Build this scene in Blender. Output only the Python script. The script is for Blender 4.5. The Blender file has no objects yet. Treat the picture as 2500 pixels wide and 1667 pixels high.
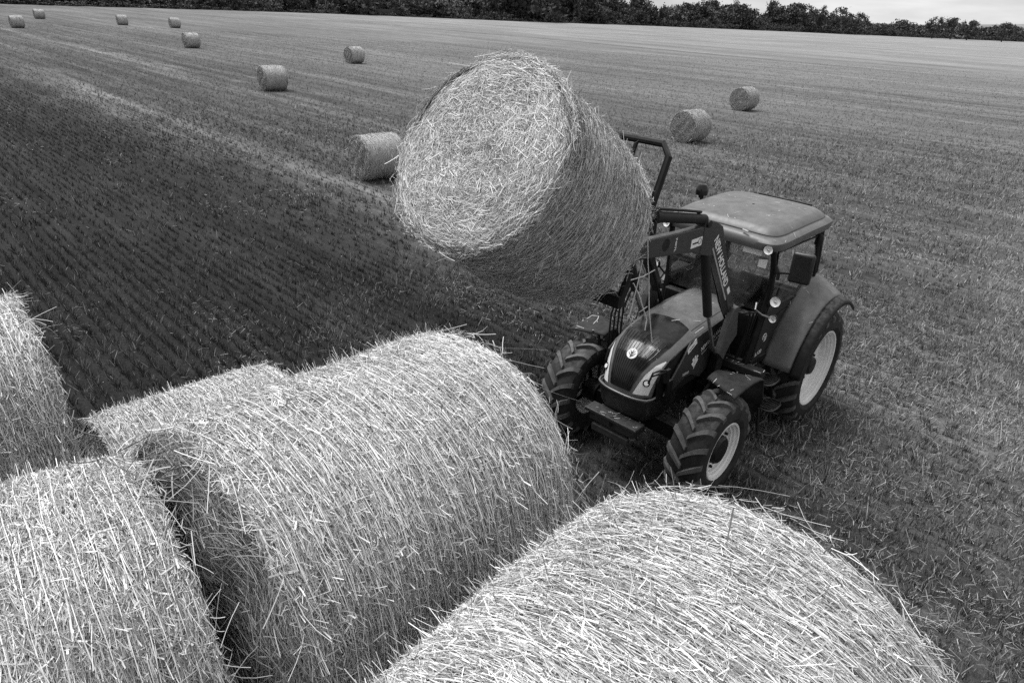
import bpy, bmesh, math, random
import numpy as np
from mathutils import Vector, Matrix

SC = bpy.context.scene
COL = SC.collection
RNG = np.random.RandomState(7)
R = math.radians

# ------------------------------------------------------------------ basics
def tag(o, label=None, cat=None, group=None, kind=None):
    if label: o['label'] = label
    if cat: o['category'] = cat
    if group: o['group'] = group
    if kind: o['kind'] = kind
    return o

def empty(name, loc=(0, 0, 0), mat=None):
    o = bpy.data.objects.new(name, None)
    o.empty_display_size = .2
    COL.objects.link(o)
    if mat is not None: o.matrix_world = mat
    else: o.location = loc
    return o

def link(name, me, mat, parent=None, bevel=0, segs=2):
    o = bpy.data.objects.new(name, me)
    if mat is not None and not me.materials: me.materials.append(mat)
    COL.objects.link(o)
    if parent is not None: o.parent = parent
    if bevel:
        m = o.modifiers.new('bevel', 'BEVEL'); m.width = bevel; m.segments = segs
        m.limit_method = 'ANGLE'; m.angle_limit = R(40)
    return o

def np_mesh(name, verts, faces, tone=None, smooth=False):
    """verts (N,3), faces (M,k) numpy -> mesh"""
    me = bpy.data.meshes.new(name)
    verts = np.asarray(verts, np.float32); faces = np.asarray(faces, np.int32)
    k = faces.shape[1]
    me.vertices.add(len(verts)); me.vertices.foreach_set('co', verts.ravel())
    me.loops.add(faces.size); me.loops.foreach_set('vertex_index', faces.ravel())
    me.polygons.add(len(faces))
    me.polygons.foreach_set('loop_start', np.arange(len(faces), dtype=np.int32) * k)
    if smooth: me.polygons.foreach_set('use_smooth', np.ones(len(faces), bool))
    me.update(calc_edges=True)
    if tone is not None:
        a = me.attributes.new('tone', 'FLOAT', 'POINT')
        a.data.foreach_set('value', np.asarray(tone, np.float32))
    return me

class MB:
    """collects simple shapes, becomes ONE mesh object"""
    def __init__(s): s.v = []; s.f = []
    def add(s, v, f):
        n = len(s.v); s.v += [tuple(p) for p in v]; s.f += [tuple(i + n for i in q) for q in f]; return s
    def box(s, c, d, M=None):
        x, y, z = d[0] / 2, d[1] / 2, d[2] / 2
        v = [Vector((a * x, b * y, e * z)) for a in (-1, 1) for b in (-1, 1) for e in (-1, 1)]
        if M is not None: v = [M @ p for p in v]
        v = [p + Vector(c) for p in v]
        return s.add(v, [(0, 1, 3, 2), (4, 6, 7, 5), (0, 4, 5, 1), (2, 3, 7, 6), (0, 2, 6, 4), (1, 5, 7, 3)])
    def bar(s, p, q, w, h, up=(0, 0, 1)):
        p = Vector(p); q = Vector(q); d = (q - p).normalized(); u = Vector(up)
        if abs(d.dot(u)) > .98: u = Vector((1, 0, 0))
        sd = d.cross(u).normalized(); u = sd.cross(d)
        v = [e + sd * a * w / 2 + u * b * h / 2 for e in (p, q) for a, b in ((-1, -1), (1, -1), (1, 1), (-1, 1))]
        return s.add(v, [(3, 2, 1, 0), (4, 5, 6, 7), (0, 1, 5, 4), (1, 2, 6, 5), (2, 3, 7, 6), (3, 0, 4, 7)])
    def tube(s, pts, r, n=12, cap=True):
        pts = [Vector(p) for p in pts]; m = len(pts); rings = []; u = None
        rr = r if isinstance(r, (list, tuple)) else [r] * m
        for i, p in enumerate(pts):
            d = (pts[min(i + 1, m - 1)] - pts[max(i - 1, 0)]).normalized()
            if u is None:
                u = d.orthogonal().normalized()
            u = (u - d * u.dot(d)).normalized(); w = d.cross(u)
            rings.append([p + (u * math.cos(2 * math.pi * k / n) + w * math.sin(2 * math.pi * k / n)) * rr[i] for k in range(n)])
        v = [p for g in rings for p in g]; f = []
        for i in range(m - 1):
            for k in range(n):
                a = i * n + k; b = i * n + (k + 1) % n
                f.append((a, b, b + n, a + n))
        if cap: f += [tuple(range(n))[::-1], tuple(range((m - 1) * n, m * n))]
        return s.add(v, f)
    def prism(s, poly, y0, y1):
        """polygon in (x,z), extruded along y"""
        n = len(poly)
        v = [(a, y0, b) for a, b in poly] + [(a, y1, b) for a, b in poly]
        f = [tuple(range(n)), tuple(range(2 * n - 1, n - 1, -1))]
        f += [(i, i + n, (i + 1) % n + n, (i + 1) % n) for i in range(n)]
        return s.add(v, f)
    def lathe(s, prof, c, n=48, axis='y', sg=1):
        """prof [(r, off)]: revolve about axis through c"""
        v = []; f = []
        for r, o in prof:
            for k in range(n):
                a = 2 * math.pi * k / n
                if axis == 'y': v.append((c[0] + r * math.cos(a), c[1] + sg * o, c[2] + r * math.sin(a)))
                elif axis == 'z': v.append((c[0] + r * math.cos(a), c[1] + r * math.sin(a), c[2] + o))
                else: v.append((c[0] + o, c[1] + r * math.cos(a), c[2] + r * math.sin(a)))
        for i in range(len(prof) - 1):
            for k in range(n):
                a = i * n + k; b = i * n + (k + 1) % n
                f.append((a, b, b + n, a + n))
        return s.add(v, f)
    def grid(s, P):
        """P rows x cols of points"""
        n = len(P[0]); v = [p for r in P for p in r]
        f = [(i * n + j, i * n + j + 1, (i + 1) * n + j + 1, (i + 1) * n + j) for i in range(len(P) - 1) for j in range(n - 1)]
        return s.add(v, f)
    def build(s, name, mat, parent=None, bevel=0, smooth=True, ang=35, segs=2, solid=0):
        me = bpy.data.meshes.new(name); me.from_pydata(s.v, [], s.f)
        bm = bmesh.new(); bm.from_mesh(me); bmesh.ops.recalc_face_normals(bm, faces=bm.faces); bm.to_mesh(me); bm.free()
        if smooth:
            me.shade_smooth(); me.set_sharp_from_angle(angle=R(ang))
        o = link(name, me, mat, parent, bevel, segs)
        if solid:
            m = o.modifiers.new('solid', 'SOLIDIFY'); m.thickness = solid; m.offset = -1
            if bevel: o.modifiers.move(1, 0)
        return o

# ------------------------------------------------------------------ materials
def nmat(name):
    m = bpy.data.materials.new(name); m.use_nodes = True
    nt = m.node_tree; b = nt.nodes['Principled BSDF']
    return m, nt, b
def G(v): return (v, v, v, 1)
def paint(name, base, rough=.4, spec=.5, metal=0, dirt=.25, scale=6, bump=0, dust=.35):
    m, nt, b = nmat(name)
    tc = nt.nodes.new('ShaderNodeTexCoord')
    n1 = nt.nodes.new('ShaderNodeTexNoise'); n1.inputs['Scale'].default_value = scale; n1.inputs['Detail'].default_value = 8
    n1.inputs['Roughness'].default_value = .7
    nt.links.new(tc.outputs['Object'], n1.inputs['Vector'])
    mr = nt.nodes.new('ShaderNodeMapRange')
    mr.inputs['From Min'].default_value = .3; mr.inputs['From Max'].default_value = .75
    mr.inputs['To Min'].default_value = base * (1 - dirt); mr.inputs['To Max'].default_value = base * (1 + dirt) + .004
    nt.links.new(n1.outputs['Fac'], mr.inputs['Value'])
    ge = nt.nodes.new('ShaderNodeNewGeometry'); sz = nt.nodes.new('ShaderNodeSeparateXYZ'); nt.links.new(ge.outputs['Normal'], sz.inputs[0])
    du = nt.nodes.new('ShaderNodeMapRange'); du.interpolation_type = 'SMOOTHSTEP'
    for k_, v_ in zip(('From Min', 'From Max', 'To Min', 'To Max'), (.35, 1, 0, dust)): du.inputs[k_].default_value = v_
    nt.links.new(sz.outputs[2], du.inputs['Value'])
    n3 = nt.nodes.new('ShaderNodeTexNoise'); n3.inputs['Scale'].default_value = scale * 1.7; n3.inputs['Detail'].default_value = 9; n3.inputs['Roughness'].default_value = .75
    nt.links.new(tc.outputs['Object'], n3.inputs['Vector'])
    m3 = nt.nodes.new('ShaderNodeMapRange'); m3.inputs['From Min'].default_value = .40; m3.inputs['From Max'].default_value = .72
    nt.links.new(n3.outputs['Fac'], m3.inputs['Value'])
    mul = nt.nodes.new('ShaderNodeMath'); mul.operation = 'MULTIPLY'; nt.links.new(du.outputs['Result'], mul.inputs[0]); nt.links.new(m3.outputs['Result'], mul.inputs[1])
    mxd = nt.nodes.new('ShaderNodeMix'); mxd.data_type = 'FLOAT'; mxd.inputs['B'].default_value = .30
    nt.links.new(mul.outputs[0], mxd.inputs['Factor']); nt.links.new(mr.outputs['Result'], mxd.inputs['A'])
    nt.links.new(mxd.outputs['Result'], b.inputs['Base Color'])
    n2 = nt.nodes.new('ShaderNodeTexNoise'); n2.inputs['Scale'].default_value = scale * 5; n2.inputs['Detail'].default_value = 4
    nt.links.new(tc.outputs['Object'], n2.inputs['Vector'])
    m2 = nt.nodes.new('ShaderNodeMapRange'); m2.inputs['To Min'].default_value = max(.02, rough - .12); m2.inputs['To Max'].default_value = min(1, rough + .2)
    nt.links.new(n2.outputs['Fac'], m2.inputs['Value']); nt.links.new(m2.outputs['Result'], b.inputs['Roughness'])
    b.inputs['Specular IOR Level'].default_value = spec; b.inputs['Metallic'].default_value = metal
    if bump:
        bp = nt.nodes.new('ShaderNodeBump'); bp.inputs['Strength'].default_value = bump; bp.inputs['Distance'].default_value = .01
        nt.links.new(n2.outputs['Fac'], bp.inputs['Height']); nt.links.new(bp.outputs['Normal'], b.inputs['Normal'])
    return m

M_hood = paint('hood_paint', .12, .26, .5, 0, .22, 5)
M_arm = paint('loader_paint', .028, .34, .5, 0, .15, 5)
M_mast = paint('mast_paint', .05, .4, .5, 0, .3, 8)
M_dark = paint('dark_panel', .016, .35, .5, 0, .2, 5)
M_black = paint('black_plastic', .006, .5, .25, 0, .5, 8)
M_gloss = paint('grille_gloss', .006, .16, .4, 0, .3, 4, dust=.12)
M_roof = paint('roof_plastic', .105, .4, .4, 0, .22, 3)
M_fend = paint('fender_paint', .125, .3, .5, 0, .35, 5)
M_fdark = paint('front_fender_plastic', .022, .6, .2, 0, .25, 6, dust=.10)
M_tyre = paint('tyre_rubber', .026, .8, .2, 0, .5, 9, .25)
M_lug = paint('dusty_tread', .095, .8, .2, 0, .45, 14, .25)
M_rim = paint('rim_paint', .76, .4, .5, 0, .14, 3, dust=.1)
M_steel = paint('steel', .30, .35, .5, .9, .3, 9)
M_chrome = paint('bright_metal', .75, .18, .5, 1, .1, 9)
M_white = paint('white_decal', .85, .45, .4, 0, .05, 6, dust=0)
M_stripe = paint('stripe_decal', .36, .45, .4, 0, .1, 6)
M_weight = paint('weight_carrier_iron', .028, .6, .25, 0, .45, 14, dust=.12)
M_paper = paint('paper_sheet', .82, .7, .2, 0, .12, 40)
M_step = paint('step_metal', .07, .4, .5, .3, .3, 9)
M_seat = paint('seat_fabric', .03, .8, .2, 0, .3, 9)
M_lens, _nt, _b = nmat('lamp_lens')
_b.inputs['Base Color'].default_value = G(.9); _b.inputs['Roughness'].default_value = .15; _b.inputs['Metallic'].default_value = .15
M_glass = bpy.data.materials.new('cab_glass'); M_glass.use_nodes = True
nt = M_glass.node_tree; nt.nodes.clear()
o_ = nt.nodes.new('ShaderNodeOutputMaterial'); mx = nt.nodes.new('ShaderNodeMixShader'); tr = nt.nodes.new('ShaderNodeBsdfTransparent'); gl = nt.nodes.new('ShaderNodeBsdfGlossy')
lw = nt.nodes.new('ShaderNodeFresnel'); lw.inputs['IOR'].default_value = 1.9
tr.inputs['Color'].default_value = G(.93); gl.inputs['Roughness'].default_value = .03
nt.links.new(lw.outputs[0], mx.inputs[0]); nt.links.new(tr.outputs[0], mx.inputs[1]); nt.links.new(gl.outputs[0], mx.inputs[2]); df = nt.nodes.new('ShaderNodeBsdfDiffuse'); df.inputs['Color'].default_value = G(.4); m2_ = nt.nodes.new('ShaderNodeMixShader')
gn = nt.nodes.new('ShaderNodeTexNoise'); gn.inputs['Scale'].default_value = 5; gn.inputs['Detail'].default_value = 8; gt = nt.nodes.new('ShaderNodeTexCoord'); nt.links.new(gt.outputs['Object'], gn.inputs['Vector'])
gm_ = nt.nodes.new('ShaderNodeMapRange'); gm_.inputs['From Min'].default_value = .35; gm_.inputs['From Max'].default_value = .75; gm_.inputs['To Min'].default_value = .01; gm_.inputs['To Max'].default_value = .16
nt.links.new(gn.outputs['Fac'], gm_.inputs['Value']); nt.links.new(gm_.outputs['Result'], m2_.inputs[0]); nt.links.new(mx.outputs[0], m2_.inputs[1]); nt.links.new(df.outputs[0], m2_.inputs[2])
nt.links.new(m2_.outputs[0], o_.inputs[0])

def tone_mat(name, lo, hi, rough=.55, spec=.3, trans=0, noise=None):
    m, nt, b = nmat(name)
    at = nt.nodes.new('ShaderNodeAttribute'); at.attribute_name = 'tone'
    mr = nt.nodes.new('ShaderNodeMapRange'); mr.inputs['To Min'].default_value = lo; mr.inputs['To Max'].default_value = hi
    nt.links.new(at.outputs['Fac'], mr.inputs['Value'])
    src = mr.outputs['Result']
    if noise:
        tc = nt.nodes.new('ShaderNodeTexCoord'); n1 = nt.nodes.new('ShaderNodeTexNoise')
        n1.inputs['Scale'].default_value = noise[0]; n1.inputs['Detail'].default_value = 4
        nt.links.new(tc.outputs['Object'], n1.inputs['Vector'])
        m2 = nt.nodes.new('ShaderNodeMapRange'); m2.inputs['From Min'].default_value = .3; m2.inputs['From Max'].default_value = .7
        m2.inputs['To Min'].default_value = 1 - noise[1]; m2.inputs['To Max'].default_value = 1 + noise[1]
        nt.links.new(n1.outputs['Fac'], m2.inputs['Value'])
        mu = nt.nodes.new('ShaderNodeMath'); mu.operation = 'MULTIPLY'
        nt.links.new(src, mu.inputs[0]); nt.links.new(m2.outputs['Result'], mu.inputs[1]); src = mu.outputs[0]
    nt.links.new(src, b.inputs['Base Color'])
    b.inputs['Roughness'].default_value = rough; b.inputs['Specular IOR Level'].default_value = spec
    return m
M_straw = tone_mat('straw', .05, .95, .5, .35)
M_stalk = paint('stalk', .72, .5, .3, 0, .15, 20)
M_net = tone_mat('net_wrap_film', .75, .92, .4, .5)
M_stub = tone_mat('stubble_straw', .0, 1.0, .7, .15)
M_leaf = tone_mat('tree_leaves', .012, .15, .8, .1)
M_bark = paint('bark', .06, .9, .1, 0, .4, 4)

# ------------------------------------------------------------------ camera (solved from the photograph)
CAM_F, CAM_P, CAM_R, CAM_H = 1663.319, 0.4550, 0.0534, 4.779
fw = np.array([0, math.cos(CAM_P), -math.sin(CAM_P)]); u0 = np.array([0, math.sin(CAM_P), math.cos(CAM_P)]); r0 = np.array([1., 0, 0])
rt = r0 * math.cos(CAM_R) + u0 * math.sin(CAM_R); up = -r0 * math.sin(CAM_R) + u0 * math.cos(CAM_R)
cd = bpy.data.cameras.new('camera'); cam = bpy.data.objects.new('camera', cd); COL.objects.link(cam); SC.camera = cam
cam.matrix_world = Matrix(((rt[0], up[0], -fw[0], 0), (rt[1], up[1], -fw[1], 0), (rt[2], up[2], -fw[2], CAM_H), (0, 0, 0, 1)))
cd.sensor_width = 36; cd.sensor_fit = 'HORIZONTAL'; cd.lens = 36 * CAM_F / 2500; cd.clip_start = .05; cd.clip_end = 9000

def ray(px, py):
    return fw + rt * (px - 1250) / CAM_F - up * (py - 833.5) / CAM_F
def ground_pt(px, py):
    d = ray(px, py); t = -CAM_H / d[2]; return d[0] * t, d[1] * t
def at_dist(px, py, D):
    d = ray(px, py); t = D / math.hypot(d[0], d[1]); return d[0] * t, d[1] * t, CAM_H + d[2] * t

# ------------------------------------------------------------------ light and sky
SUN_EL, SUN_AZ = 68, 150     # azimuth measured from +X towards +Y: high, on the left
w = bpy.data.worlds.new('World'); SC.world = w; w.use_nodes = True
nt = w.node_tree; nt.nodes.clear()
out = nt.nodes.new('ShaderNodeOutputWorld'); bg = nt.nodes.new('ShaderNodeBackground')
sky = nt.nodes.new('ShaderNodeTexSky'); sky.sky_type = 'NISHITA'; sky.sun_disc = False
sky.sun_elevation = R(SUN_EL); sky.sun_rotation = R(90 - SUN_AZ); sky.air_density = 1; sky.dust_density = 2
bw = nt.nodes.new('ShaderNodeRGBToBW'); nt.links.new(sky.outputs[0], bw.inputs[0])
tc = nt.nodes.new('ShaderNodeTexCoord'); mp = nt.nodes.new('ShaderNodeMapping'); mp.inputs['Scale'].default_value = (1.6, 1.6, 9)
n1 = nt.nodes.new('ShaderNodeTexNoise'); n1.inputs['Scale'].default_value = 2.2; n1.inputs['Detail'].default_value = 7; n1.inputs['Roughness'].default_value = .55
nt.links.new(tc.outputs['Generated'], mp.inputs[0]); nt.links.new(mp.outputs[0], n1.inputs['Vector'])
cr = nt.nodes.new('ShaderNodeMapRange'); cr.inputs['From Min'].default_value = .35; cr.inputs['From Max'].default_value = .68
cr.inputs['To Min'].default_value = 3.0; cr.inputs['To Max'].default_value = 6.9
nt.links.new(n1.outputs['Fac'], cr.inputs['Value'])
mxc = nt.nodes.new('ShaderNodeMix'); mxc.data_type = 'FLOAT'; mxc.inputs['Factor'].default_value = .75
nt.links.new(bw.outputs[0], mxc.inputs['A']); nt.links.new(cr.outputs['Result'], mxc.inputs['B'])
nt.links.new(mxc.outputs['Result'], bg.inputs['Color']); bg.inputs['Strength'].default_value = .085
nt.links.new(bg.outputs[0], out.inputs[0])
sl = bpy.data.lights.new('sun', 'SUN'); sl.energy = 2.3; sl.angle = R(32); so = bpy.data.objects.new('sun', sl); COL.objects.link(so)
sd = Vector((math.cos(R(SUN_EL)) * math.cos(R(SUN_AZ)), math.cos(R(SUN_EL)) * math.sin(R(SUN_AZ)), math.sin(R(SUN_EL))))
so.rotation_euler = sd.to_track_quat('Z', 'Y').to_euler(); so.location = (0, 0, 40)
SC.view_settings.view_transform = 'Standard'; SC.view_settings.look = 'None'; SC.view_settings.gamma = 1; SC.view_settings.exposure = 0.85
SC.cycles.max_bounces = 5; SC.cycles.diffuse_bounces = 2; SC.cycles.glossy_bounces = 3; SC.cycles.transparent_max_bounces = 8
SC.cycles.use_denoising = False

# ------------------------------------------------------------------ field
VX, VY = .700, .714          # across the rows; rows run along (VY,-VX)
def noise2(x, y, seed=0, s=1.0):
    r = np.random.RandomState(seed); o = np.zeros_like(x)
    for k in range(6):
        a = r.rand() * 6.283; f = s * (.5 + r.rand() * 1.6)
        o += np.sin((x * math.cos(a) + y * math.sin(a)) * f + r.rand() * 6.283)
    return o / 6
def smooth(e0, e1, x):
    t = np.clip((x - e0) / (e1 - e0), 0, 1); return t * t * (3 - 2 * t)
def zone_tone(x, y):
    """straw cover of the ground 0..1 (green undergrowth shows where it is low)"""
    v = x * VX + y * VY; u = x * VY - y * VX
    v = v + .55 * noise2(x, y, 3, .5)
    base = .130 + .062 * smooth(6.8, 10.0, v) + .07 * smooth(9, 24, v) + .08 * smooth(30, 110, v)
    base = base + .14 * smooth(-6, 1, u) * smooth(0, 4, v)
    d = np.abs((v - 10.4 + 3.7) % 7.4 - 3.7)
    band = np.exp(-(d / .55) ** 2) * (v > 7) * (.05 + .04 * noise2(x, y, 5, .9)) * (1 - .92 * smooth(13, 30, v))
    d2 = np.abs((v % 3.7) - 1.85); band = band + .028 * np.exp(-(d2 / .3) ** 2) * (v > 7)
    return np.clip(base + band + .035 * noise2(x, y, 9, 1.1), .03, 1)

def field_material():
    m, nt, b = nmat('stubble_field')
    N = nt.nodes.new; Lk = nt.links.new
    def math_(op, a, bb=None, c=None):
        n = N('ShaderNodeMath'); n.operation = op
        for i, q in enumerate((a, bb, c)):
            if q is None: continue
            if isinstance(q, (int, float)): n.inputs[i].default_value = q
            else: Lk(q, n.inputs[i])
        return n.outputs[0]
    def mrange(x, a, c, d, e, sm=True):
        n = N('ShaderNodeMapRange'); n.interpolation_type = 'SMOOTHSTEP' if sm else 'LINEAR'
        Lk(x, n.inputs['Value'])
        for nm, q in zip(('From Min', 'From Max', 'To Min', 'To Max'), (a, c, d, e)): n.inputs[nm].default_value = q
        return n.outputs['Result']
    tc = N('ShaderNodeTexCoord')
    rot = N('ShaderNodeMapping'); rot.vector_type = 'POINT'
    rot.inputs['Rotation'].default_value = (0, 0, math.atan2(VX, VY))   # local x = along rows, y = across
    Lk(tc.outputs['Object'], rot.inputs[0])
    sx = N('ShaderNodeSeparateXYZ'); Lk(rot.outputs[0], sx.inputs[0])
    u, v0 = sx.outputs[0], sx.outputs[1]
    def noise(scale, vec, det=5, rough=.6):
        n = N('ShaderNodeTexNoise'); n.inputs['Scale'].default_value = scale; n.inputs['Detail'].default_value = det; n.inputs['Roughness'].default_value = rough
        Lk(vec, n.inputs['Vector']); return n.outputs['Fac']
    nA = noise(.22, rot.outputs[0], 3)
    v = math_('ADD', v0, mrange(nA, .3, .7, -.7, .7, False))
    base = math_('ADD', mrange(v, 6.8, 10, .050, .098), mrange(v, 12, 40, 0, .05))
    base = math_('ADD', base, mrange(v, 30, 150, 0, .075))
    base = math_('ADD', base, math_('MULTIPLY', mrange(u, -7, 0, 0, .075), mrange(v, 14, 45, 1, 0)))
    d = math_('ABSOLUTE', math_('SUBTRACT', math_('FLOORED_MODULO', math_('ADD', v, -10.4 + 3.7), 7.4), 3.7))
    band = mrange(d, .15, 1.1, .065, 0)
    d2 = math_('ABSOLUTE', math_('SUBTRACT', math_('FLOORED_MODULO', v, 3.7), 1.85)); band = math_('ADD', band, mrange(d2, .1, .6, .03, 0))
    band = math_('MULTIPLY', band, mrange(v, 7, 9, 0, 1))
    band = math_('MULTIPLY', band, mrange(v, 13, 32, 1, .06))
    st = N('ShaderNodeMapping'); st.inputs['Scale'].default_value = (.04, 1.3, 1); Lk(rot.outputs[0], st.inputs[0])
    nS = noise(1.0, st.outputs[0], 6, .65)
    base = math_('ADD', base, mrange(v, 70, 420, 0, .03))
    band = math_('MULTIPLY', band, mrange(nS, .3, .7, .2, 1.5))
    # wide soft streaks along the rows, fine clumps, and one darker wheel track far out
    streak = mrange(nS, .28, .72, .62, 1.38, False)
    st2 = N('ShaderNodeMapping'); st2.inputs['Scale'].default_value = (.25, 2.2, 1); Lk(rot.outputs[0], st2.inputs[0])
    nF = noise(1.6, st2.outputs[0], 8, .75)
    fine = mrange(nF, .3, .7, .62, 1.4, False)
    st3 = N('ShaderNodeMapping'); st3.inputs['Scale'].default_value = (.012, .16, 1); Lk(rot.outputs[0], st3.inputs[0])
    nM = noise(1.0, st3.outputs[0], 7, .7)
    nP = noise(.05, rot.outputs[0], 5, .6)
    fine = math_('MULTIPLY', fine, math_('MULTIPLY', mrange(nM, .3, .7, .75, 1.25, False), mrange(nP, .3, .7, .85, 1.15, False)))
    nG = noise(28, tc.outputs['Object'], 6, .8)
    grain = mrange(nG, .3, .7, .35, 1.65, False)
    trk = math_('ABSOLUTE', math_('SUBTRACT', v, 97)); trk = mrange(trk, .3, 2.2, .72, 1)
    trk2 = math_('ABSOLUTE', math_('SUBTRACT', v, 62)); trk2 = mrange(trk2, .3, 1.4, .84, 1)
    col = math_('MULTIPLY', math_('MULTIPLY', math_('MULTIPLY', math_('ADD', base, band), streak), fine), math_('MULTIPLY', math_('MULTIPLY', trk, trk2), grain))
    ln = N('ShaderNodeVectorMath'); ln.operation = 'LENGTH'; Lk(tc.outputs['Object'], ln.inputs[0]); col = math_('MULTIPLY', col, mrange(ln.outputs['Value'], 12, 48, .8, 1))  # ground colour lowered nearby, standing in for shade between stubble blades
    Lk(col, b.inputs['Base Color']); b.inputs['Roughness'].default_value = 1; b.inputs['Specular IOR Level'].default_value = .05
    bp = N('ShaderNodeBump'); bp.inputs['Strength'].default_value = .9; bp.inputs['Distance'].default_value = .05
    Lk(nG, bp.inputs['Height']); Lk(bp.outputs['Normal'], b.inputs['Normal'])
    return m

# far boundary of the field (solved on the ground plane)
EDGE = [(-420, 20), (-210, 95), (-116, 165), (-89, 214), (-62, 252), (-6, 290), (60, 360), (150, 425), (250, 480), (363, 553), (520, 640), (800, 760)]
n = 70
xs = np.concatenate([np.linspace(-3000, -60, 16), np.linspace(-50, 60, 60), np.linspace(75, 3000, 16)])
ys = np.concatenate([np.linspace(-300, -10, 6), np.linspace(-5, 60, 60), np.linspace(80, 6000, 24)])
X, Y = np.meshgrid(xs, ys)
near = np.exp(-((X / 40) ** 2 + (Y / 40) ** 2))
Z = .03 * noise2(X, Y, 1, .8) * near
V = np.stack([X, Y, Z], -1).reshape(-1, 3)
nx = len(xs); I = np.arange(len(xs) * len(ys)).reshape(len(ys), nx)
F = np.stack([I[:-1, :-1], I[:-1, 1:], I[1:, 1:], I[1:, :-1]], -1).reshape(-1, 4)
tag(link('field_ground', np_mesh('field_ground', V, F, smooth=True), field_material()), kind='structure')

def ribbons(P, W, tone, name):
    """P (N,K,3) centre lines, W (N,K,3) half-width vectors"""
    N, K = P.shape[:2]
    v = np.stack([P - W, P + W], 2).reshape(-1, 3)
    b = (np.arange(N) * K * 2)[:, None] + np.arange(K - 1) * 2
    f = np.stack([b, b + 1, b + 3, b + 2], -1).reshape(-1, 4)
    return v, f, np.repeat(tone, K * 2)

def make_stubble():
    r = np.random.RandomState(21)
    # standing stubble and undergrowth in tufts on the drill rows: three distance bands, thinner with distance
    vs, fs, ts, off = [], [], [], 0
    for (y0, y1, nt_, per, h0, h1, wd) in ((2.5, 14, 46000, 7, .045, .15, .0046), (12, 40, 52000, 6, .05, .15, .0075), (20, 100, 100000, 3, .04, .13, .010)):
        y = y0 + (y1 - y0) * r.rand(nt_) ** (.85 if y1 < 50 else 1.9)
        x = (r.rand(nt_) * 2 - 1) * (3.5 + y * .86)
        kp = r.rand(nt_) < ((1 - smooth(12, 14, y)) if y1 == 14 else (smooth(12, 14, y) * (1 - smooth(22, 39, y)) if y1 == 40 else smooth(19, 36, y)))
        x, y = x[kp], y[kp]; nt_ = len(x)
        v = x * VX + y * VY; u = x * VY - y * VX
        onrow = r.rand(nt_) < .86 - .42 * smooth(-7, 2, u)
        v = np.where(onrow, np.round(v / .19) * .19 + r.randn(nt_) * .013 + .02 * noise2(x, y, 51, 1.2), v)
        x = v * VX + u * VY; y = v * VY - u * VX
        m = .55 * noise2(x, y, 61, 1.2) + .55 * noise2(x, y, 62, 3.4)
        zt = zone_tone(x, y)
        bright = np.clip(zt * 3.2, .4, 1.5) * (1 + .55 * m) * (.6 + .7 * r.rand(nt_))
        ps = np.clip((zt - .02) * 2.5 + .45 * m, .10, .95)
        hs = (.7 + .5 * r.rand(nt_)) * (1 + .25 * m)
        lx, ly = r.randn(nt_) * .22, r.randn(nt_) * .22
        rp = lambda q: np.repeat(q, per)
        cnt = nt_ * per
        ju, jv = r.randn(cnt) * .028, r.randn(cnt) * .010
        x = rp(x) + ju * VY + jv * VX; y = rp(y) - ju * VX + jv * VY
        straw = r.rand(cnt) < rp(ps); zr = rp(zt)
        tone = np.where(straw, .10 + .50 * r.rand(cnt) ** 1.3 * rp(bright), (.022 + .095 * r.rand(cnt)) * np.clip(zr * 5, .8, 2.0))
        if y1 > 50:
            wf = .5 * smooth(20, 45, y); tone = tone * (1 - wf) + zr * .60 * wf
        h = (h0 + (h1 - h0) * r.rand(cnt)) * rp(hs)
        dx = rp(lx) * .7 + r.randn(cnt) * .28; dy = rp(ly) * .7 + r.randn(cnt) * .28
        base = np.stack([x, y, np.full(cnt, -.015)], -1)
        tip = base + np.stack([dx * h, dy * h, h * (.75 + .3 * r.rand(cnt))], -1)
        a = r.rand(cnt) * 6.283; wv = np.stack([np.cos(a), np.sin(a), 0 * a], -1) * (wd * (.5 + .9 * r.rand(cnt)))[:, None]
        vv = np.stack([base - wv, base + wv, tip + wv * .45, tip - wv * .45], 1).reshape(-1, 3)
        ff = np.arange(cnt * 4).reshape(-1, 4) + off
        vs.append(vv); fs.append(ff); ts.append(np.repeat(tone, 4)); off += cnt * 4
    # loose straw lying on the stubble
    for (y0, y1, cnt, wd) in ((2.5, 13, 90000, .0018), (13, 30, 50000, .0036)):
        y = y0 + (y1 - y0) * r.rand(cnt); x = (r.rand(cnt) * 2 - 1) * (3.5 + y * .86)
        zt = zone_tone(x, y)
        clump = noise2(x, y, 41, 1.7) + .5 * noise2(x, y, 42, 4)
        keep = r.rand(cnt) < np.clip((zt - .09) * 4.5 + .9 * clump * np.clip(zt * 6, .5, 1) - .30, .010, 1)
        x, y, zt = x[keep], y[keep], zt[keep]; k = len(x)
        a = r.rand(k) * 6.283; L = .025 + .10 * r.rand(k) ** 1.4; z = .015 + .07 * r.rand(k)
        d = np.stack([np.cos(a), np.sin(a), r.randn(k) * .22], -1)
        c = np.stack([x, y, z], -1); wv = np.stack([-np.sin(a), np.cos(a), r.randn(k) * .4], -1) * (wd * (.6 + .7 * r.rand(k)))[:, None]
        p, q = c - d * L[:, None] / 2, c + d * L[:, None] / 2
        vv = np.stack([p - wv, p + wv, q + wv, q - wv], 1).reshape(-1, 3)
        ff = np.arange(k * 4).reshape(-1, 4) + off
        vs.append(vv); fs.append(ff); ts.append(np.repeat(.12 + .42 * r.rand(k) ** 1.5, 4)); off += k * 4
    me = np_mesh('stubble', np.concatenate(vs), np.concatenate(fs), np.concatenate(ts))
    tag(link('stubble', me, M_stub), 'short cut straw stubble and green undergrowth covering the field', 'stubble', kind='stuff')
make_stubble()

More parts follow.
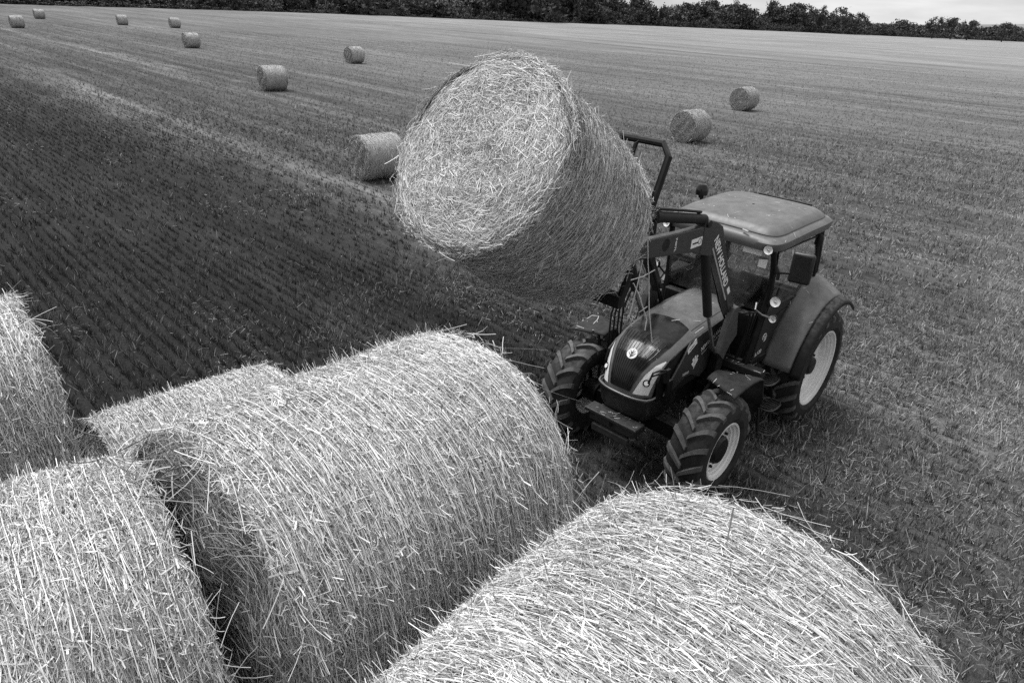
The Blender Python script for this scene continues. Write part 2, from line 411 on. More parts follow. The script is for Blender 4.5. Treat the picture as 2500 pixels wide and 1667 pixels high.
# ------------------------------------------------------------------ round bales
def bale_radius(th, s, Rb, L, seed):
    """outer radius of the side at angle th, axial position s"""
    r = np.random.RandomState(seed); o = 0
    for k in range(5):
        o = o + np.sin(th * r.randint(1, 6) + s * r.uniform(-7, 7) + r.rand() * 6.28) * .0055
    e = np.abs(s) / (L / 2)
    return Rb - .012 + o - .035 * np.clip(e, 0, 1.05) ** 10

def bale_frame(az, el):
    a = Vector((math.cos(az) * math.cos(el), math.sin(az) * math.cos(el), math.sin(el)))
    u = Vector((-math.sin(az), math.cos(az), 0)); v = a.cross(u)
    return a, u, v

def make_bale(c, az, el, Rb, L, seed, n_side, n_face, label, group, detail=1.0, net=24, fringe=900, wd=.0021, loose=500, z_only=None, align=.35, cover=1.0, name='straw_bale', net_w=.0016, stone=1.0, flat=False, ftone=1.0, ls=1.0):
    r = np.random.RandomState(seed)
    a, u, v = bale_frame(R(az), R(el))
    root = empty(name, mat=Matrix(((a.x, u.x, v.x, c[0]), (a.y, u.y, v.y, c[1]), (a.z, u.z, v.z, c[2]), (0, 0, 0, 1))))
    tag(root, label, 'bale', group)
    H = L / 2
    def cyl(th, s, rr): return np.stack([s, rr * np.cos(th), rr * np.sin(th)], -1)
    # --- side: packed core + straws that follow the winding
    nth, ns = (96, 24) if detail >= 1 else (40, 8)
    T, S = np.meshgrid(np.linspace(0, 2 * np.pi, nth, endpoint=False), np.linspace(-H, H, ns))
    core = cyl(T, S, bale_radius(T, S, Rb, L, seed) - .012).reshape(-1, 3)
    I = np.arange(nth * ns).reshape(ns, nth); I2 = np.roll(I, -1, 1)
    F = [np.stack([I[:-1], I2[:-1], I2[1:], I[1:]], -1).reshape(-1, 4)]
    V = [core]; TN = [np.full(len(core), .30 if flat else .10)]; off = len(core)  # core coloured darker than the straws so the gaps read as shaded
    if n_side:
        K = 4
        th0 = r.rand(n_side) * 6.283; s0 = (r.rand(n_side) * 2 - 1) * H
        random_dir = r.rand(n_side) > align
        ang = np.where(random_dir, r.randn(n_side) * .95, r.randn(n_side) * .14) + (r.rand(n_side) > .5) * np.pi
        Ls = np.where(random_dir, .02 + .075 * r.rand(n_side) ** 1.4, .06 + .17 * r.rand(n_side)) * (ls if detail >= 1 else 1.6)
        t = np.linspace(-.5, .5, K)
        bend = r.randn(n_side) * np.where(random_dir, .45, .12)
        th = th0[:, None] + t * (Ls * np.cos(ang) / Rb)[:, None]
        s = s0[:, None] + t * (Ls * np.sin(ang))[:, None] + bend[:, None] * (t ** 2 - .08) * Ls[:, None]
        s = np.clip(s, -H - .03, H + .03)
        lift = (r.rand(n_side) ** 1.5 * .024)[:, None] + (r.randn(n_side) * .007)[:, None] * t * 2 - .010
        curl = np.abs(r.randn(n_side)) * (r.rand(n_side) < .05) * .03
        lift = lift + curl[:, None] * np.maximum(t * 2, 0) ** 2
        rr = bale_radius(th, s, Rb, L, seed) + lift
        P = cyl(th, s, rr)
        D = np.gradient(P, axis=1); D /= np.linalg.norm(D, axis=2, keepdims=True) + 1e-9
        Nn = cyl(th, s * 0, np.ones_like(rr)); Wd = np.cross(D, Nn); Wd /= np.linalg.norm(Wd, axis=2, keepdims=True) + 1e-9
        roll = r.randn(n_side) * .42
        Wv = (Wd * np.cos(roll)[:, None, None] + Nn * np.sin(roll)[:, None, None]) * (wd * (.4 + 1.0 * r.rand(n_side)) * np.where(r.rand(n_side) < .09, 2.2, 1))[:, None, None]
        tone = np.clip(.18 + .74 * r.rand(n_side) ** 1.25 + .30 * (r.rand(n_side) < .16) + .10 * noise2(th0 * Rb, s0, seed, 5) + .08 * noise2(th0 * Rb, s0, seed + 1, 16), 0, 1)
        if flat: tone = .30 + .30 * r.rand(n_side)
        tone = tone * np.where(r.rand(n_side) < (.03 if flat else .13), .25, 1) * stone
        tone = np.clip(tone, 0, 1)
        vv, ff, tt = ribbons(P, Wv, tone, 'x'); V.append(vv); F.append(ff + off); TN.append(tt); off += len(vv)
    if loose:
        # loose single straws lying on top or sticking up
        k = loose; K = 5
        th0 = r.rand(k) * 6.283; s0 = (r.rand(k) * 2 - 1) * H * .95
        P0 = cyl(th0, s0, bale_radius(th0, s0, Rb, L, seed) + .004)
        ct = cyl(th0 + np.pi / 2, s0 * 0, np.ones(k)); ax = np.tile([1., 0, 0], (k, 1)); nn = cyl(th0, s0 * 0, np.ones(k))
        g = r.rand(k) * 6.283
        D = ct * np.cos(g)[:, None] + ax * np.sin(g)[:, None] + nn * (.02 + .25 * r.rand(k) ** 5)[:, None]
        Ls = .04 + .16 * r.rand(k) ** 3
        t = np.linspace(0, 1, K)
        C = r.randn(k, 3) * .10
        P = P0[:, None] + D[:, None] * (t[None, :, None] * Ls[:, None, None]) + C[:, None] * (t ** 2)[None, :, None] * Ls[:, None, None]
        # keep the path above the surface
        rad = np.hypot(P[..., 1], P[..., 2]); need = bale_radius(np.arctan2(P[..., 2], P[..., 1]), np.clip(P[..., 0], -H, H), Rb, L, seed) + .010
        fct = np.where((rad < need) & (np.abs(P[..., 0]) < H), need / rad, 1); P[..., 1] *= fct; P[..., 2] *= fct
        Wv = np.cross(D, r.randn(k, 3)); Wv /= np.linalg.norm(Wv, axis=1, keepdims=True)
        Wv = Wv[:, None] * (wd * 1.2 * (.6 + .9 * r.rand(k)))[:, None, None] * np.ones((1, K, 1))
        vv, ff, tt = ribbons(P, Wv, .55 + .45 * r.rand(k), 'x'); V.append(vv); F.append(ff + off); TN.append(tt); off += len(vv)
    me = np_mesh('straw_body', np.concatenate(V), np.concatenate(F), np.concatenate(TN))
    link('straw_body', me, M_straw, root)
    # --- two cut ends
    for sg in (1, -1):
        V, F, TN, off = [], [], [], 0
        nr = 14 if detail >= 1 else 6
        rho = np.linspace(.0, 1, nr); T, Q = np.meshgrid(np.linspace(0, 2 * np.pi, nth, endpoint=False), rho)
        def face_x(th, q):
            o = .010 * np.sin(th * 3 + q * 5 + seed) + .008 * np.sin(q * 9 * np.cos(th) + 7 * q * np.sin(th) + seed) + .03 * (1 - q ** 2)
            return sg * (H - .012 + o - .03 * q ** 8)
        rr = Q * (Rb - .05)
        base = np.stack([face_x(T, Q) - sg * .01, rr * np.cos(T), rr * np.sin(T)], -1).reshape(-1, 3)
        I = np.arange(nth * nr).reshape(nr, nth); I2 = np.roll(I, -1, 1)
        V.append(base); F.append(np.stack([I[:-1], I2[:-1], I2[1:], I[1:]], -1).reshape(-1, 4)); TN.append(np.full(len(base), .08)); off = len(base)  # backing coloured dark, shade painted in behind the end straws
        if n_face:
            K = 3; k = n_face
            q0 = np.sqrt(r.rand(k)); th0 = r.rand(k) * 6.283
            mess = np.clip(1.75 - 1.45 * q0, .30, 1.6)
            ang = r.randn(k) * mess + (r.rand(k) > .5) * np.pi
            Ls = (.025 + .085 * r.rand(k) ** 1.4) * (.75 + .8 * q0) * (1 if detail >= 1 else 1.6)
            t = np.linspace(-.5, .5, K)
            tx = -np.sin(th0); ty = np.cos(th0); rx = np.cos(th0); ry = np.sin(th0)
            dx = tx * np.cos(ang) + rx * np.sin(ang); dy = ty * np.cos(ang) + ry * np.sin(ang)
            R0 = q0 * (Rb - .03)
            y = (R0 * rx)[:, None] + t * (Ls * dx)[:, None]; z = (R0 * ry)[:, None] + t * (Ls * dy)[:, None]
            # bend towards the circle
            pull = (np.abs(np.cos(ang)) * Ls ** 2 / np.maximum(R0, .12))[:, None] * (t ** 2) * .5
            y = y - rx[:, None] * pull; z = z - ry[:, None] * pull
            hyp = np.hypot(y, z); lim = np.minimum(1, (Rb + .03) / np.maximum(hyp, 1e-6)); y *= lim; z *= lim
            tilt = r.randn(k) * .12 + .10 * (r.rand(k) < .10)
            x = face_x(np.arctan2(z, y), np.clip(np.hypot(y, z) / (Rb - .03), 0, 1)) + sg * ((r.rand(k) ** 1.4 * .034 - .010)[:, None] + np.abs(tilt * Ls)[:, None] * (t + .5) * .8)
            P = np.stack([x, y, z], -1)
            D = np.gradient(P, axis=1); D /= np.linalg.norm(D, axis=2, keepdims=True) + 1e-9
            Nn = np.zeros_like(P); Nn[..., 0] = sg
            Wd = np.cross(D, Nn); Wd /= np.linalg.norm(Wd, axis=2, keepdims=True) + 1e-9
            roll = r.randn(k) * .55
            Wv = (Wd * np.cos(roll)[:, None, None] + Nn * np.sin(roll)[:, None, None]) * (wd * 1.05 * (.5 + 1.1 * r.rand(k)))[:, None, None]
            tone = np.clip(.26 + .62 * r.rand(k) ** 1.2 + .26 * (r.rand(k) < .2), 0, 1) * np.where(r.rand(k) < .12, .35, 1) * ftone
            vv, ff, tt = ribbons(P, Wv, tone, 'x'); V.append(vv); F.append(ff + off); TN.append(tt); off += len(vv)
        if fringe:
            # rim straws that stick out past the wrap
            k = fringe; K = 4
            th0 = r.rand(k) * 6.283; s0 = sg * (H - .05 + .07 * r.rand(k))
            R0 = Rb - .02 + .02 * r.rand(k)
            ct = cyl(th0 + np.pi / 2, s0 * 0, np.ones(k)) * np.sign(r.randn(k))[:, None]; nn = cyl(th0, s0 * 0, np.ones(k)); ax = np.zeros((k, 3)); ax[:, 0] = sg
            D = ct * (.35 + 1.0 * r.rand(k))[:, None] + ax * (r.rand(k) ** 1.5 * .95)[:, None] + nn * (r.randn(k) * .22 - .05)[:, None]
            D /= np.linalg.norm(D, axis=1, keepdims=True)
            Ls = .025 + .14 * r.rand(k) ** 3; t = np.linspace(0, 1, K); C = r.randn(k, 3) * .22
            P = cyl(th0, s0, R0)[:, None] + D[:, None] * (t[None, :, None] * Ls[:, None, None]) + C[:, None] * (t ** 2)[None, :, None] * Ls[:, None, None]
            Wv = np.cross(D, r.randn(k, 3)); Wv /= np.linalg.norm(Wv, axis=1, keepdims=True)
            Wv = Wv[:, None] * (wd * 1.05 * (.5 + 1.0 * r.rand(k)))[:, None, None] * np.ones((1, K, 1))
            vv, ff, tt = ribbons(P, Wv, .35 + .6 * r.rand(k), 'x'); V.append(vv); F.append(ff + off); TN.append(tt); off += len(vv)
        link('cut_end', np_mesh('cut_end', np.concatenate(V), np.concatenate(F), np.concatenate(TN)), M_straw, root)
    # --- net wrap: strands wound round the side, with fine zigzag ties
    if net:
        K = 90; V, F, TN, off = [], [], [], 0
        th = np.linspace(0, 2 * np.pi, K)
        for i in range(net):
            s = -H + .03 + (L - .06) * (i + .5) / net + r.randn() * .006
            sv = s + .004 * np.sin(th * 5 + r.rand() * 6) + .003 * np.sin(th * 11 + r.rand() * 6)
            rr = bale_radius(th, sv, Rb, L, seed) + .0150 + .0015 * np.sin(th * 17 + i)
            P = cyl(th, sv, rr)[None]; Wv = np.zeros_like(P); Wv[..., 0] = net_w
            vv, ff, tt = ribbons(P, Wv, np.array([.6]), 'x'); V.append(vv); F.append(ff + off); TN.append(tt); off += len(vv)
        link('net_wrap', np_mesh('net_wrap', np.concatenate(V), np.concatenate(F), np.concatenate(TN)), M_net, root)
    return root

FG = 'bales in the foreground stack'
make_bale((0.062, 4.908, 3.593), 231.1, 31.9, .702, 1.306, 11, 190000, 110000, 'pale round straw bale held up in the air on the tractor loader fork', None, net=26, fringe=700, wd=.0012, loose=120, align=.7, net_w=.0016, stone=.86, ftone=1.06)
make_bale((-.570, 2.160, 2.880), 50.2, -2.4, .643, 1.255, 12, 210000, 30000, 'large round straw bale in the middle of the stack, in front of the tractor nose', FG, net=22, fringe=700, wd=.0009, loose=110, align=.35, net_w=.0012, ls=.75, ftone=.7, stone=1.04)  # ftone darkens the ends: shade of the bale gap put into straw colour
make_bale((.312, .92, 3.016), 50.2, -.8, .646, 1.22, 13, 240000, 16000, 'closest round straw bale of the stack, bottom right, below the tractor front wheel', FG, net=14, fringe=600, wd=.0008, loose=160, align=.45, net_w=.0007, ls=.72, stone=1.08)
make_bale((-1.606, 1.288, 2.768), 41.0, 0, .644, 1.29, 14, 210000, 30000, 'round straw bale with white net lines in the bottom left corner of the stack', FG, net=26, fringe=800, wd=.00085, loose=110, align=.2, net_w=.0012, ls=.75, ftone=.7, stone=1.04)  # end straw toned down too, painting in shade of the same gap
make_bale((-2.11, 3.926, 1.684), 46, -.4, .646, 1.214, 15, 120000, 8000, 'lower round straw bale of the stack half hidden behind the large middle bale', FG, net=26, fringe=350, wd=.0013, loose=60, net_w=.0011, ls=.8)
make_bale((-3.132, 2.926, 2.588), 46, 0, .644, 1.218, 16, 150000, 22000, 'frayed round straw bale at the far left edge beside the dark field', FG, net=24, fringe=900, wd=.0012, loose=90, align=.3, net_w=.0012, ls=.8, stone=1.05)
def straw_tangle():
    # loose straw pulled out of the two bale ends, bridging the gap between them
    r = np.random.RandomState(77); k = 240; K = 5
    a = np.array([.70, .714, 0]); n_ = np.array([-.714, .70, 0])
    c = np.array([-1.07, 1.70, 3.42])
    al = r.randn(k) * .13; ac = r.uniform(-.12, .40, k)
    P0 = c + a * al[:, None] + n_ * ac[:, None] * 1.0 + np.array([0, 0, 1.]) * (.04 - .75 * np.abs(ac - .05) ** 1.6 - .16 * r.rand(k) + .05 * r.rand(k))[:, None]
    g = r.rand(k) * 6.283
    D = a * np.cos(g)[:, None] * .9 + n_ * np.sin(g)[:, None] + np.array([0, 0, 1.]) * (r.randn(k) * .28)[:, None]
    D /= np.linalg.norm(D, axis=1, keepdims=True)
    Ls = .05 + .22 * r.rand(k) ** 2; t = np.linspace(-.5, .5, K); C = r.randn(k, 3) * .25
    P = P0[:, None] + D[:, None] * (t[None, :, None] * Ls[:, None, None]) + C[:, None] * (t ** 2)[None, :, None] * Ls[:, None, None]
    Wv = np.cross(D, r.randn(k, 3)); Wv /= np.linalg.norm(Wv, axis=1, keepdims=True)
    Wv = Wv[:, None] * (.0013 * (.6 + .9 * r.rand(k)))[:, None, None] * np.ones((1, K, 1))
    v, f, tt = ribbons(P, Wv, .05 + .55 * r.rand(k) ** 1.8, 'x')
    tag(link('loose_straw', np_mesh('loose_straw', v, f, tt), M_straw), 'tangle of loose straw bridging the gap between two stacked bales', 'straw', kind='stuff')
straw_tangle()
# bales lower in the stack that carry the ones above
ua = (.64, .768); na = (-.768, .64)
for i, (uu, nn, z) in enumerate(((.90, .32, 1.726), (1.42, 1.80, 1.594), (1.30, 1.06, .645), (1.45, 2.52, .645), (-.42, 2.06, 1.48), (-.42, 2.7, .645), (1.35, 3.45, .645), (1.35, 4.85, .645), (.20, 4.28, 1.30), (-.40, 3.6, .645), (-.1, 5.1, .645))):
    make_bale((ua[0] * uu + na[0] * nn, ua[1] * uu + na[1] * nn, z), 50.2 + (i * 7) % 5 - 2, 0, .645, 1.18, 30 + i, 9000, 2500, 'round straw bale in the lower layers of the stack carrying the bales above', 'bales under the foreground stack', detail=.5, net=0, fringe=200, loose=0, wd=.004)

FAR = [((923, 441), 'straw bale on the stubble directly left of the lifted bale'),
       ((1680, 349), 'straw bale behind the tractor, just right of the fork frame'),
       ((1812, 271), 'straw bale behind the tractor, farther out and right of its nearer neighbour'),
       ((668, 223), 'straw bale in mid field, second nearest left of the lifted bale'),
       ((866, 156), 'small straw bale out towards the hedge, closest to the top left of the lifted bale'),
       ((469, 118), 'small straw bale below the row of tiny far bales in the left field'),
       ((428, 69), 'tiny far straw bale, rightmost of the row near the top left'),
       ((300, 62), 'tiny far straw bale, middle of the row near the top left'),
       ((44, 69), 'far straw bale closest to the left edge of the picture'),
       ((98, 47), 'far straw bale nearest the hedge in the top left corner')]
for i, (p, lab) in enumerate(FAR):
    gx, gy = ground_pt(*p)
    # p marks the middle of the bottom line of the bale's side
    dist = math.hypot(gx, gy); d = (gx / dist, gy / dist)
    near_b = dist < 50
    make_bale((gx + d[0] * .35, gy + d[1] * .35, .635), 44 + (i * 5) % 7 - 3, 0, .645, 1.22, 60 + i, 40000 if near_b else 9000, 16000 if near_b else 3000, lab, 'bales lying out on the field', detail=.5, net=0, fringe=160 if near_b else 0, loose=0, wd=.003 if near_b else .008, align=.75, flat=True, ftone=.55)  # low ftone paints the shaded look of the end faces into the straw

# ------------------------------------------------------------------ tractor (local frame: x forward, y to its left, z up)
TX, TY, YAW = 3.1775, 8.6727, R(227.24)
T = empty('tractor', mat=Matrix.Translation((TX, TY, -.02)) @ Matrix.Rotation(YAW, 4, 'Z'))
tag(T, 'dark farm tractor with pale roof and front loader lifting a straw bale', 'tractor')
FX, FR, RR = 2.441, .615, .774       # wheelbase, tyre radii

def wheel(name, x, sg, yc, Rt, Rr, wdt, lug_n, lug_h):
    root = empty(name); root.parent = T; root.location = (x, sg * yc, Rt)
    hw = wdt / 2; Rc = Rt - lug_h
    sw = Rc - Rr
    prof = [(Rr - .005, -hw * .80), (Rr + .02, -hw * .93), (Rr + sw * .35, -hw * 1.03), (Rr + sw * .65, -hw * 1.02), (Rc - .035, -hw * .93), (Rc - .012, -hw * .75),
            (Rc, -hw * .3), (Rc, hw * .3), (Rc - .012, hw * .75), (Rc - .035, hw * .93), (Rr + sw * .65, hw * 1.02), (Rr + sw * .35, hw * 1.03), (Rr + sw * .30, hw * 1.045), (Rr + sw * .26, hw * 1.02), (Rr + .02, hw * .93), (Rr - .005, hw * .80)]
    m = MB().lathe(prof, (0, 0, 0), 72, 'y', sg)
    n_car = len(m.f)
    for side in (-1, 1):
        for k in range(lug_n):
            a0 = 2 * math.pi * (k + (.5 if side > 0 else 0)) / lug_n
            rows = []
            for t in np.linspace(0, 1, 8):
                yy = side * (-.012 + t * (hw * 1.0 + .012))
                aa = a0 + (.40 * t - .12 * t * t) * (.615 / Rt) ** .5
                drop = .040 * max(0, t - .6) / .4 * (1 + max(0, t - .6))
                wl = (.021 + .011 * t) / Rt
                ro = Rt - drop * .8 - (.006 if t < .05 else 0)
                ri = Rc - .02 - drop
                if t > .93: ro -= .02; yy += side * .004
                q = []
                for (da, rad) in ((-wl * 1.35, ri), (-wl, ro), (wl, ro), (wl * 1.35, ri)):
                    q.append((rad * math.cos(aa + da), yy, rad * math.sin(aa + da)))
                rows.append(q)
            m.grid(rows)
            n_ = len(m.v)
            m.f.append((n_ - 4, n_ - 3, n_ - 2, n_ - 1)); m.f.append((n_ - 29, n_ - 30, n_ - 31, n_ - 32))
    ty_ = m.build('tyre', M_tyre, root, ang=32)
    ty_.data.materials.append(M_lug)
    for pl_ in ty_.data.polygons:
        if pl_.index >= n_car: pl_.material_index = 1
    d = .15 if Rr > .4 else .10
    y0 = hw * .82
    prof = [(Rr + .012, y0 - .02), (Rr + .018, y0 + .014), (Rr + .008, y0 + .024), (Rr - .010, y0 + .020), (Rr - .014, y0 - .004), (Rr - .034, y0 - .018), (Rr - .036, y0 - .040), (Rr - .058, y0 - .044), (Rr - .060, y0 - .075), (Rr - .085, y0 - .080),
            (Rr - .088, y0 - d + .01), (Rr - .115, y0 - d), (Rr * .62, y0 - d - .008), (Rr * .50, y0 - d + .015), (.16 if Rr > .4 else .19, y0 - d + .015), (.15, y0 - d + .03), (.0, y0 - d + .03)]
    m = MB().lathe(prof, (0, 0, 0), 72, 'y', sg)
    back = [(Rr + .01, -y0), (Rr - .03, -y0 + .02), (Rr - .07, -y0 + .1), (Rr - .09, y0 - d - .05)]
    m.lathe(back, (0, 0, 0), 72, 'y', sg)
    m.build('rim', M_rim, root, ang=40)
    hr = .125 if Rr > .4 else .165
    hb = MB().lathe([(hr, y0 - d + .0), (hr, y0 - d + .07), (hr * .85, y0 - d + .10), (.0, y0 - d + .105)], (0, 0, 0), 24, 'y', sg)
    hb.build('hub', M_black, root)
    for k in range(8):
        a = 2 * math.pi * (k + .3) / 8
        nb = MB().lathe([(.0, .0), (.018, .0), (.016, .03), (.0, .032)], ((hr + .05) * math.cos(a), sg * (y0 - d + .02), (hr + .05) * math.sin(a)), 6, 'y', sg)
        nb.build('wheel_nut', M_black, root)
    return root
for sg in (1, -1):
    wheel('rear_wheel', 0, sg, .905, RR, .504, .47, 20, .045)
    wheel('front_wheel', FX, sg, .925 if sg > 0 else .84, FR, .327, .41, 17, .042)

# ---- bonnet
def lerp(a, b, t): return a + (b - a) * t
def interp(tab, x):
    for (x0, *p), (x1, *q) in zip(tab, tab[1:]):
        if x <= x1:
            t = (x - x0) / (x1 - x0); return [lerp(a, b, t) for a, b in zip(p, q)]
    return list(tab[-1][1:])
# centre line of the bonnet, rear to chin: s -> x, z, half width, crown depth, inward normal (nx,nz)
CL = [(0, .95, 1.775, .375, .10, 0, -1), (.3, 1.45, 1.755, .38, .10, -.03, -1), (.5, 1.85, 1.72, .38, .10, -.08, -1), (.66, 2.15, 1.685, .378, .105, -.16, -.98),
      (.78, 2.42, 1.625, .372, .115, -.32, -.95), (.86, 2.60, 1.555, .362, .13, -.5, -.86), (.92, 2.74, 1.455, .35, .15, -.7, -.71), (.96, 2.835, 1.33, .335, .17, -.88, -.48), (.985, 2.885, 1.20, .325, .18, -.97, -.25), (1.0, 2.905, 1.10, .32, .18, -1, -.1), (1.02, 2.905, 1.04, .315, .18, -1, 0)]
def hood_pt(s, u, lift=0):
    x, z, hw, cr, nx_, nz_ = interp(CL, s)
    ln = math.hypot(nx_, nz_); nx_ /= ln; nz_ /= ln
    au = abs(u); d = cr * (.35 * au ** 2 + .65 * au ** 5) - lift
    return (x + nx_ * d, u * hw, z + nz_ * d)
SS = [i / 40 * .94 for i in range(40)] + [.94 + .08 * i / 12 for i in range(13)]
UU = [-1, -.97, -.93, -.87, -.8, -.7, -.6, -.45, -.3, -.15, 0, .15, .3, .45, .6, .7, .8, .87, .93, .97, 1]
bon = MB().grid([[hood_pt(s, u) for u in UU] for s in SS])
bonnet = bon.build('bonnet', M_hood, T, ang=50, solid=.02)
# dark glossy grille panel laid into the nose: narrow at the chin, wide at the top
def grille_w(s): return [.30, .80][0] if False else interp([(.62, .74), (.70, .78), (.80, .80), (.88, .74), (.93, .64), (.97, .52), (1.0, .40), (1.02, .40)], s)[0]
gs = [.625 + (.998 - .625) * i / 30 for i in range(31)]
gm = MB().grid([[hood_pt(s - .028 * (1 - (j / 7) ** 2) * (s < .66), j / 7 * grille_w(s), .006) for j in range(-7, 8)] for s in gs])
grille = gm.build('grille', M_gloss, bonnet, ang=50)
# fine ribs of the grille
rb = MB()
for j in range(-6, 7):
    if j == 0: pass
    rb.tube([hood_pt(s, j / 7 * grille_w(s), .008) for s in [.80 + .19 * i / 14 for i in range(15)]], .0035, 5)
rb.build('grille_rib', M_gloss, grille)
# raised lip between top and nose
# headlights: swept wedges in the corners of the nose
def headlight(sg):
    rows = []
    for i in range(12):
        t = i / 11
        s = lerp(1.0, .875, t)
        ui = lerp(grille_w(1.0) + .12, .93, t ** .8); uo = lerp(.93, .985, min(1, t * 1.6))
        rows.append([hood_pt(s, sg * lerp(ui, uo, j / 6), .007) for j in range(7)])
    o = MB().grid(rows).build('headlight', M_lens, bonnet, ang=60)
    c = Vector(hood_pt(.974, sg * .80, .006)); n = Vector((.72, sg * .42, .35)).normalized()
    ring = MB()
    ring.tube([c - n * .01, c + n * .012], .040, 20); q = ring.build('lamp_socket', M_black, o)
    MB().tube([c + n * .006, c + n * .016], .026, 18).build('bulb_glass', M_lens, o)
for sg in (1, -1): headlight(sg)
# round leaf emblem on the nose
def disc_frame(c, n, upv):
    n = Vector(n).normalized(); r = Vector(upv).cross(n).normalized(); u = n.cross(r); return Vector(c), r, u, n
def leaf_marks(c, r, u, n, R0, mat, parent, lift):
    m = MB()
    for (ax, ay, bx, by, wd) in ((-.05, -.8, -.05, .05, .09), (-.05, -.1, -.55, .55, .10), (-.05, -.45, -.75, .1, .09), (-.05, .05, .02, .8, .09), (-.05, -.1, .45, .60, .10), (-.05, -.45, .70, .22, .10), (-.05, -.75, .62, -.15, .09)):
        p = c + r * ax * R0 + u * ay * R0; q = c + r * bx * R0 + u * by * R0
        d = (q - p).normalized(); s_ = d.cross(n) * wd * R0
        m.add([p - s_ + n * lift, p + s_ + n * lift, q + s_ * .35 + n * lift, q - s_ * .35 + n * lift], [(0, 1, 2, 3)])
    return m.build('leaf_mark', mat, parent, smooth=False)
c = Vector(hood_pt(.915, 0, .006)); nrm = Vector((.72, 0, .69)); cc, r_, u_, n_ = disc_frame(c, nrm, (-.69, 0, .72))
em = MB().tube([c - n_ * .004, c + n_ * .010], .062, 28).build('emblem', M_white, bonnet)
leaf_marks(c, r_, u_, n_, .062, M_black, em, .0115)
# seam line along the bonnet shoulder and the cowl behind it
for sg in (1, -1):
    MB().tube([hood_pt(s, sg * .80, .001) for s in [.02 + .6 * i / 12 for i in range(13)]], .003, 5).build('bonnet_seam', M_dark, bonnet)
MB().grid([[(x, y, z - .05 * (abs(y) / .38) ** 2) for y in [-.36 + .06 * i for i in range(13)]] for x, z in ((.955, 1.79), (.90, 1.835), (.82, 1.84), (.78, 1.72))]).build('cowl', M_black, T, solid=.015)

# ---- engine sides: mesh vent in front, painted panel with lettering behind
def side_poly(pts, sg, y, name, mat, th=.02, par=None, bev=.004):
    a, b = (y - th, y) if sg > 0 else (-y, -(y - th))
    return MB().prism(pts, a, b).build(name, mat, par or T, bevel=bev, smooth=False)
for sg in (1, -1):
    side_poly([(.98, 1.66), (1.5, 1.65), (1.9, 1.61), (2.3, 1.545), (2.55, 1.46), (2.68, 1.38), (2.72, 1.25), (2.70, 1.0), (2.3, 1.0), (1.3, 1.0), (.98, 1.05)], sg, .362, 'side_vent', M_black)
    pan = side_poly([(1.02, 1.668), (1.5, 1.66), (1.95, 1.61), (2.19, 1.57), (2.30, 1.42), (2.46, 1.24), (2.60, 1.05), (2.45, 1.04), (2.18, 1.14), (2.05, 1.12), (1.85, 1.02), (1.6, 1.12), (1.48, 1.35), (1.02, 1.40)], sg, .388, 'side_panel', M_arm, .024)
    MB().tube([(2.20, sg * .388, 1.575), (2.31, sg * .388, 1.42), (2.47, sg * .388, 1.24), (2.61, sg * .388, 1.05)], .009, 6).build('panel_edge', M_hood, pan)
    if sg > 0: PANEL = pan

# lower nose and weight carrier
nose = MB()
rows = []
for z, gx, wf in ((1.045, 0, 1), (1.0, -.005, 1), (.90, -.02, .99), (.80, -.045, .97), (.735, -.08, .93), (.72, -.14, .88)):
    row = []
    for i in range(25):
        u = -1 + 2 * i / 24
        au = abs(u)
        yy = .335 * wf * math.copysign(min(1, au * 1.25), u) if au < .8 else .335 * wf * math.copysign(1, u)
        xx = 2.905 + gx - .10 * min(1, au / .8) ** 3 - (0 if au < .8 else (au - .8) / .2 * .55)
        row.append((xx, yy, z))
    rows.append(row)
nose.grid(rows).build('lower_nose', M_dark, T, ang=50, solid=.02)
rim = []
MB().tube([(2.36, -.35, 1.06)] + [(2.905 + .012 - .10 * min(1, abs(u) / .8) ** 3 - (0 if abs(u) < .8 else (abs(u) - .8) / .2 * .5), .345 * max(-1, min(1, u * 1.25)), 1.05) for u in [-.98 + 1.96 * i / 24 for i in range(25)]] + [(2.36, .35, 1.06)], .012, 8).build('nose_trim', M_hood, T)
wc = MB(); wc.box((2.93, 0, .735), (.18, .70, .05)); wc.box((2.86, 0, .655), (.24, .60, .10)); wc.box((2.97, 0, .53), (.05, .50, .09)); wc.box((2.8, 0, .56), (.3, .36, .12))
wcar = wc.build('weight_carrier', M_weight, T, bevel=.012)
MB().bar((3.021, -.35, .752), (3.021, .35, .752), .006, .012).build('carrier_edge', M_steel, wcar)
MB().tube([(2.98, .0, .77), (2.98, .0, .64)], .022, 10).build('carrier_pin', M_black, wcar)

# black pipe bracket standing beside the left headlight
m = MB(); m.tube([(2.50, .40, .98), (2.62, .415, 1.22), (2.70, .42, 1.42), (2.78, .40, 1.44), (2.86, .36, 1.42), (2.90, .345, 1.30)], .012, 8)
m.tube([(2.70, .42, 1.40), (2.79, .40, 1.40), (2.87, .355, 1.38)], .010, 8); m.box((2.66, .42, 1.34), (.07, .03, .16)); m.box((2.56, .41, 1.10), (.10, .03, .30))
m.build('pipe_bracket', M_black, T, bevel=.004)
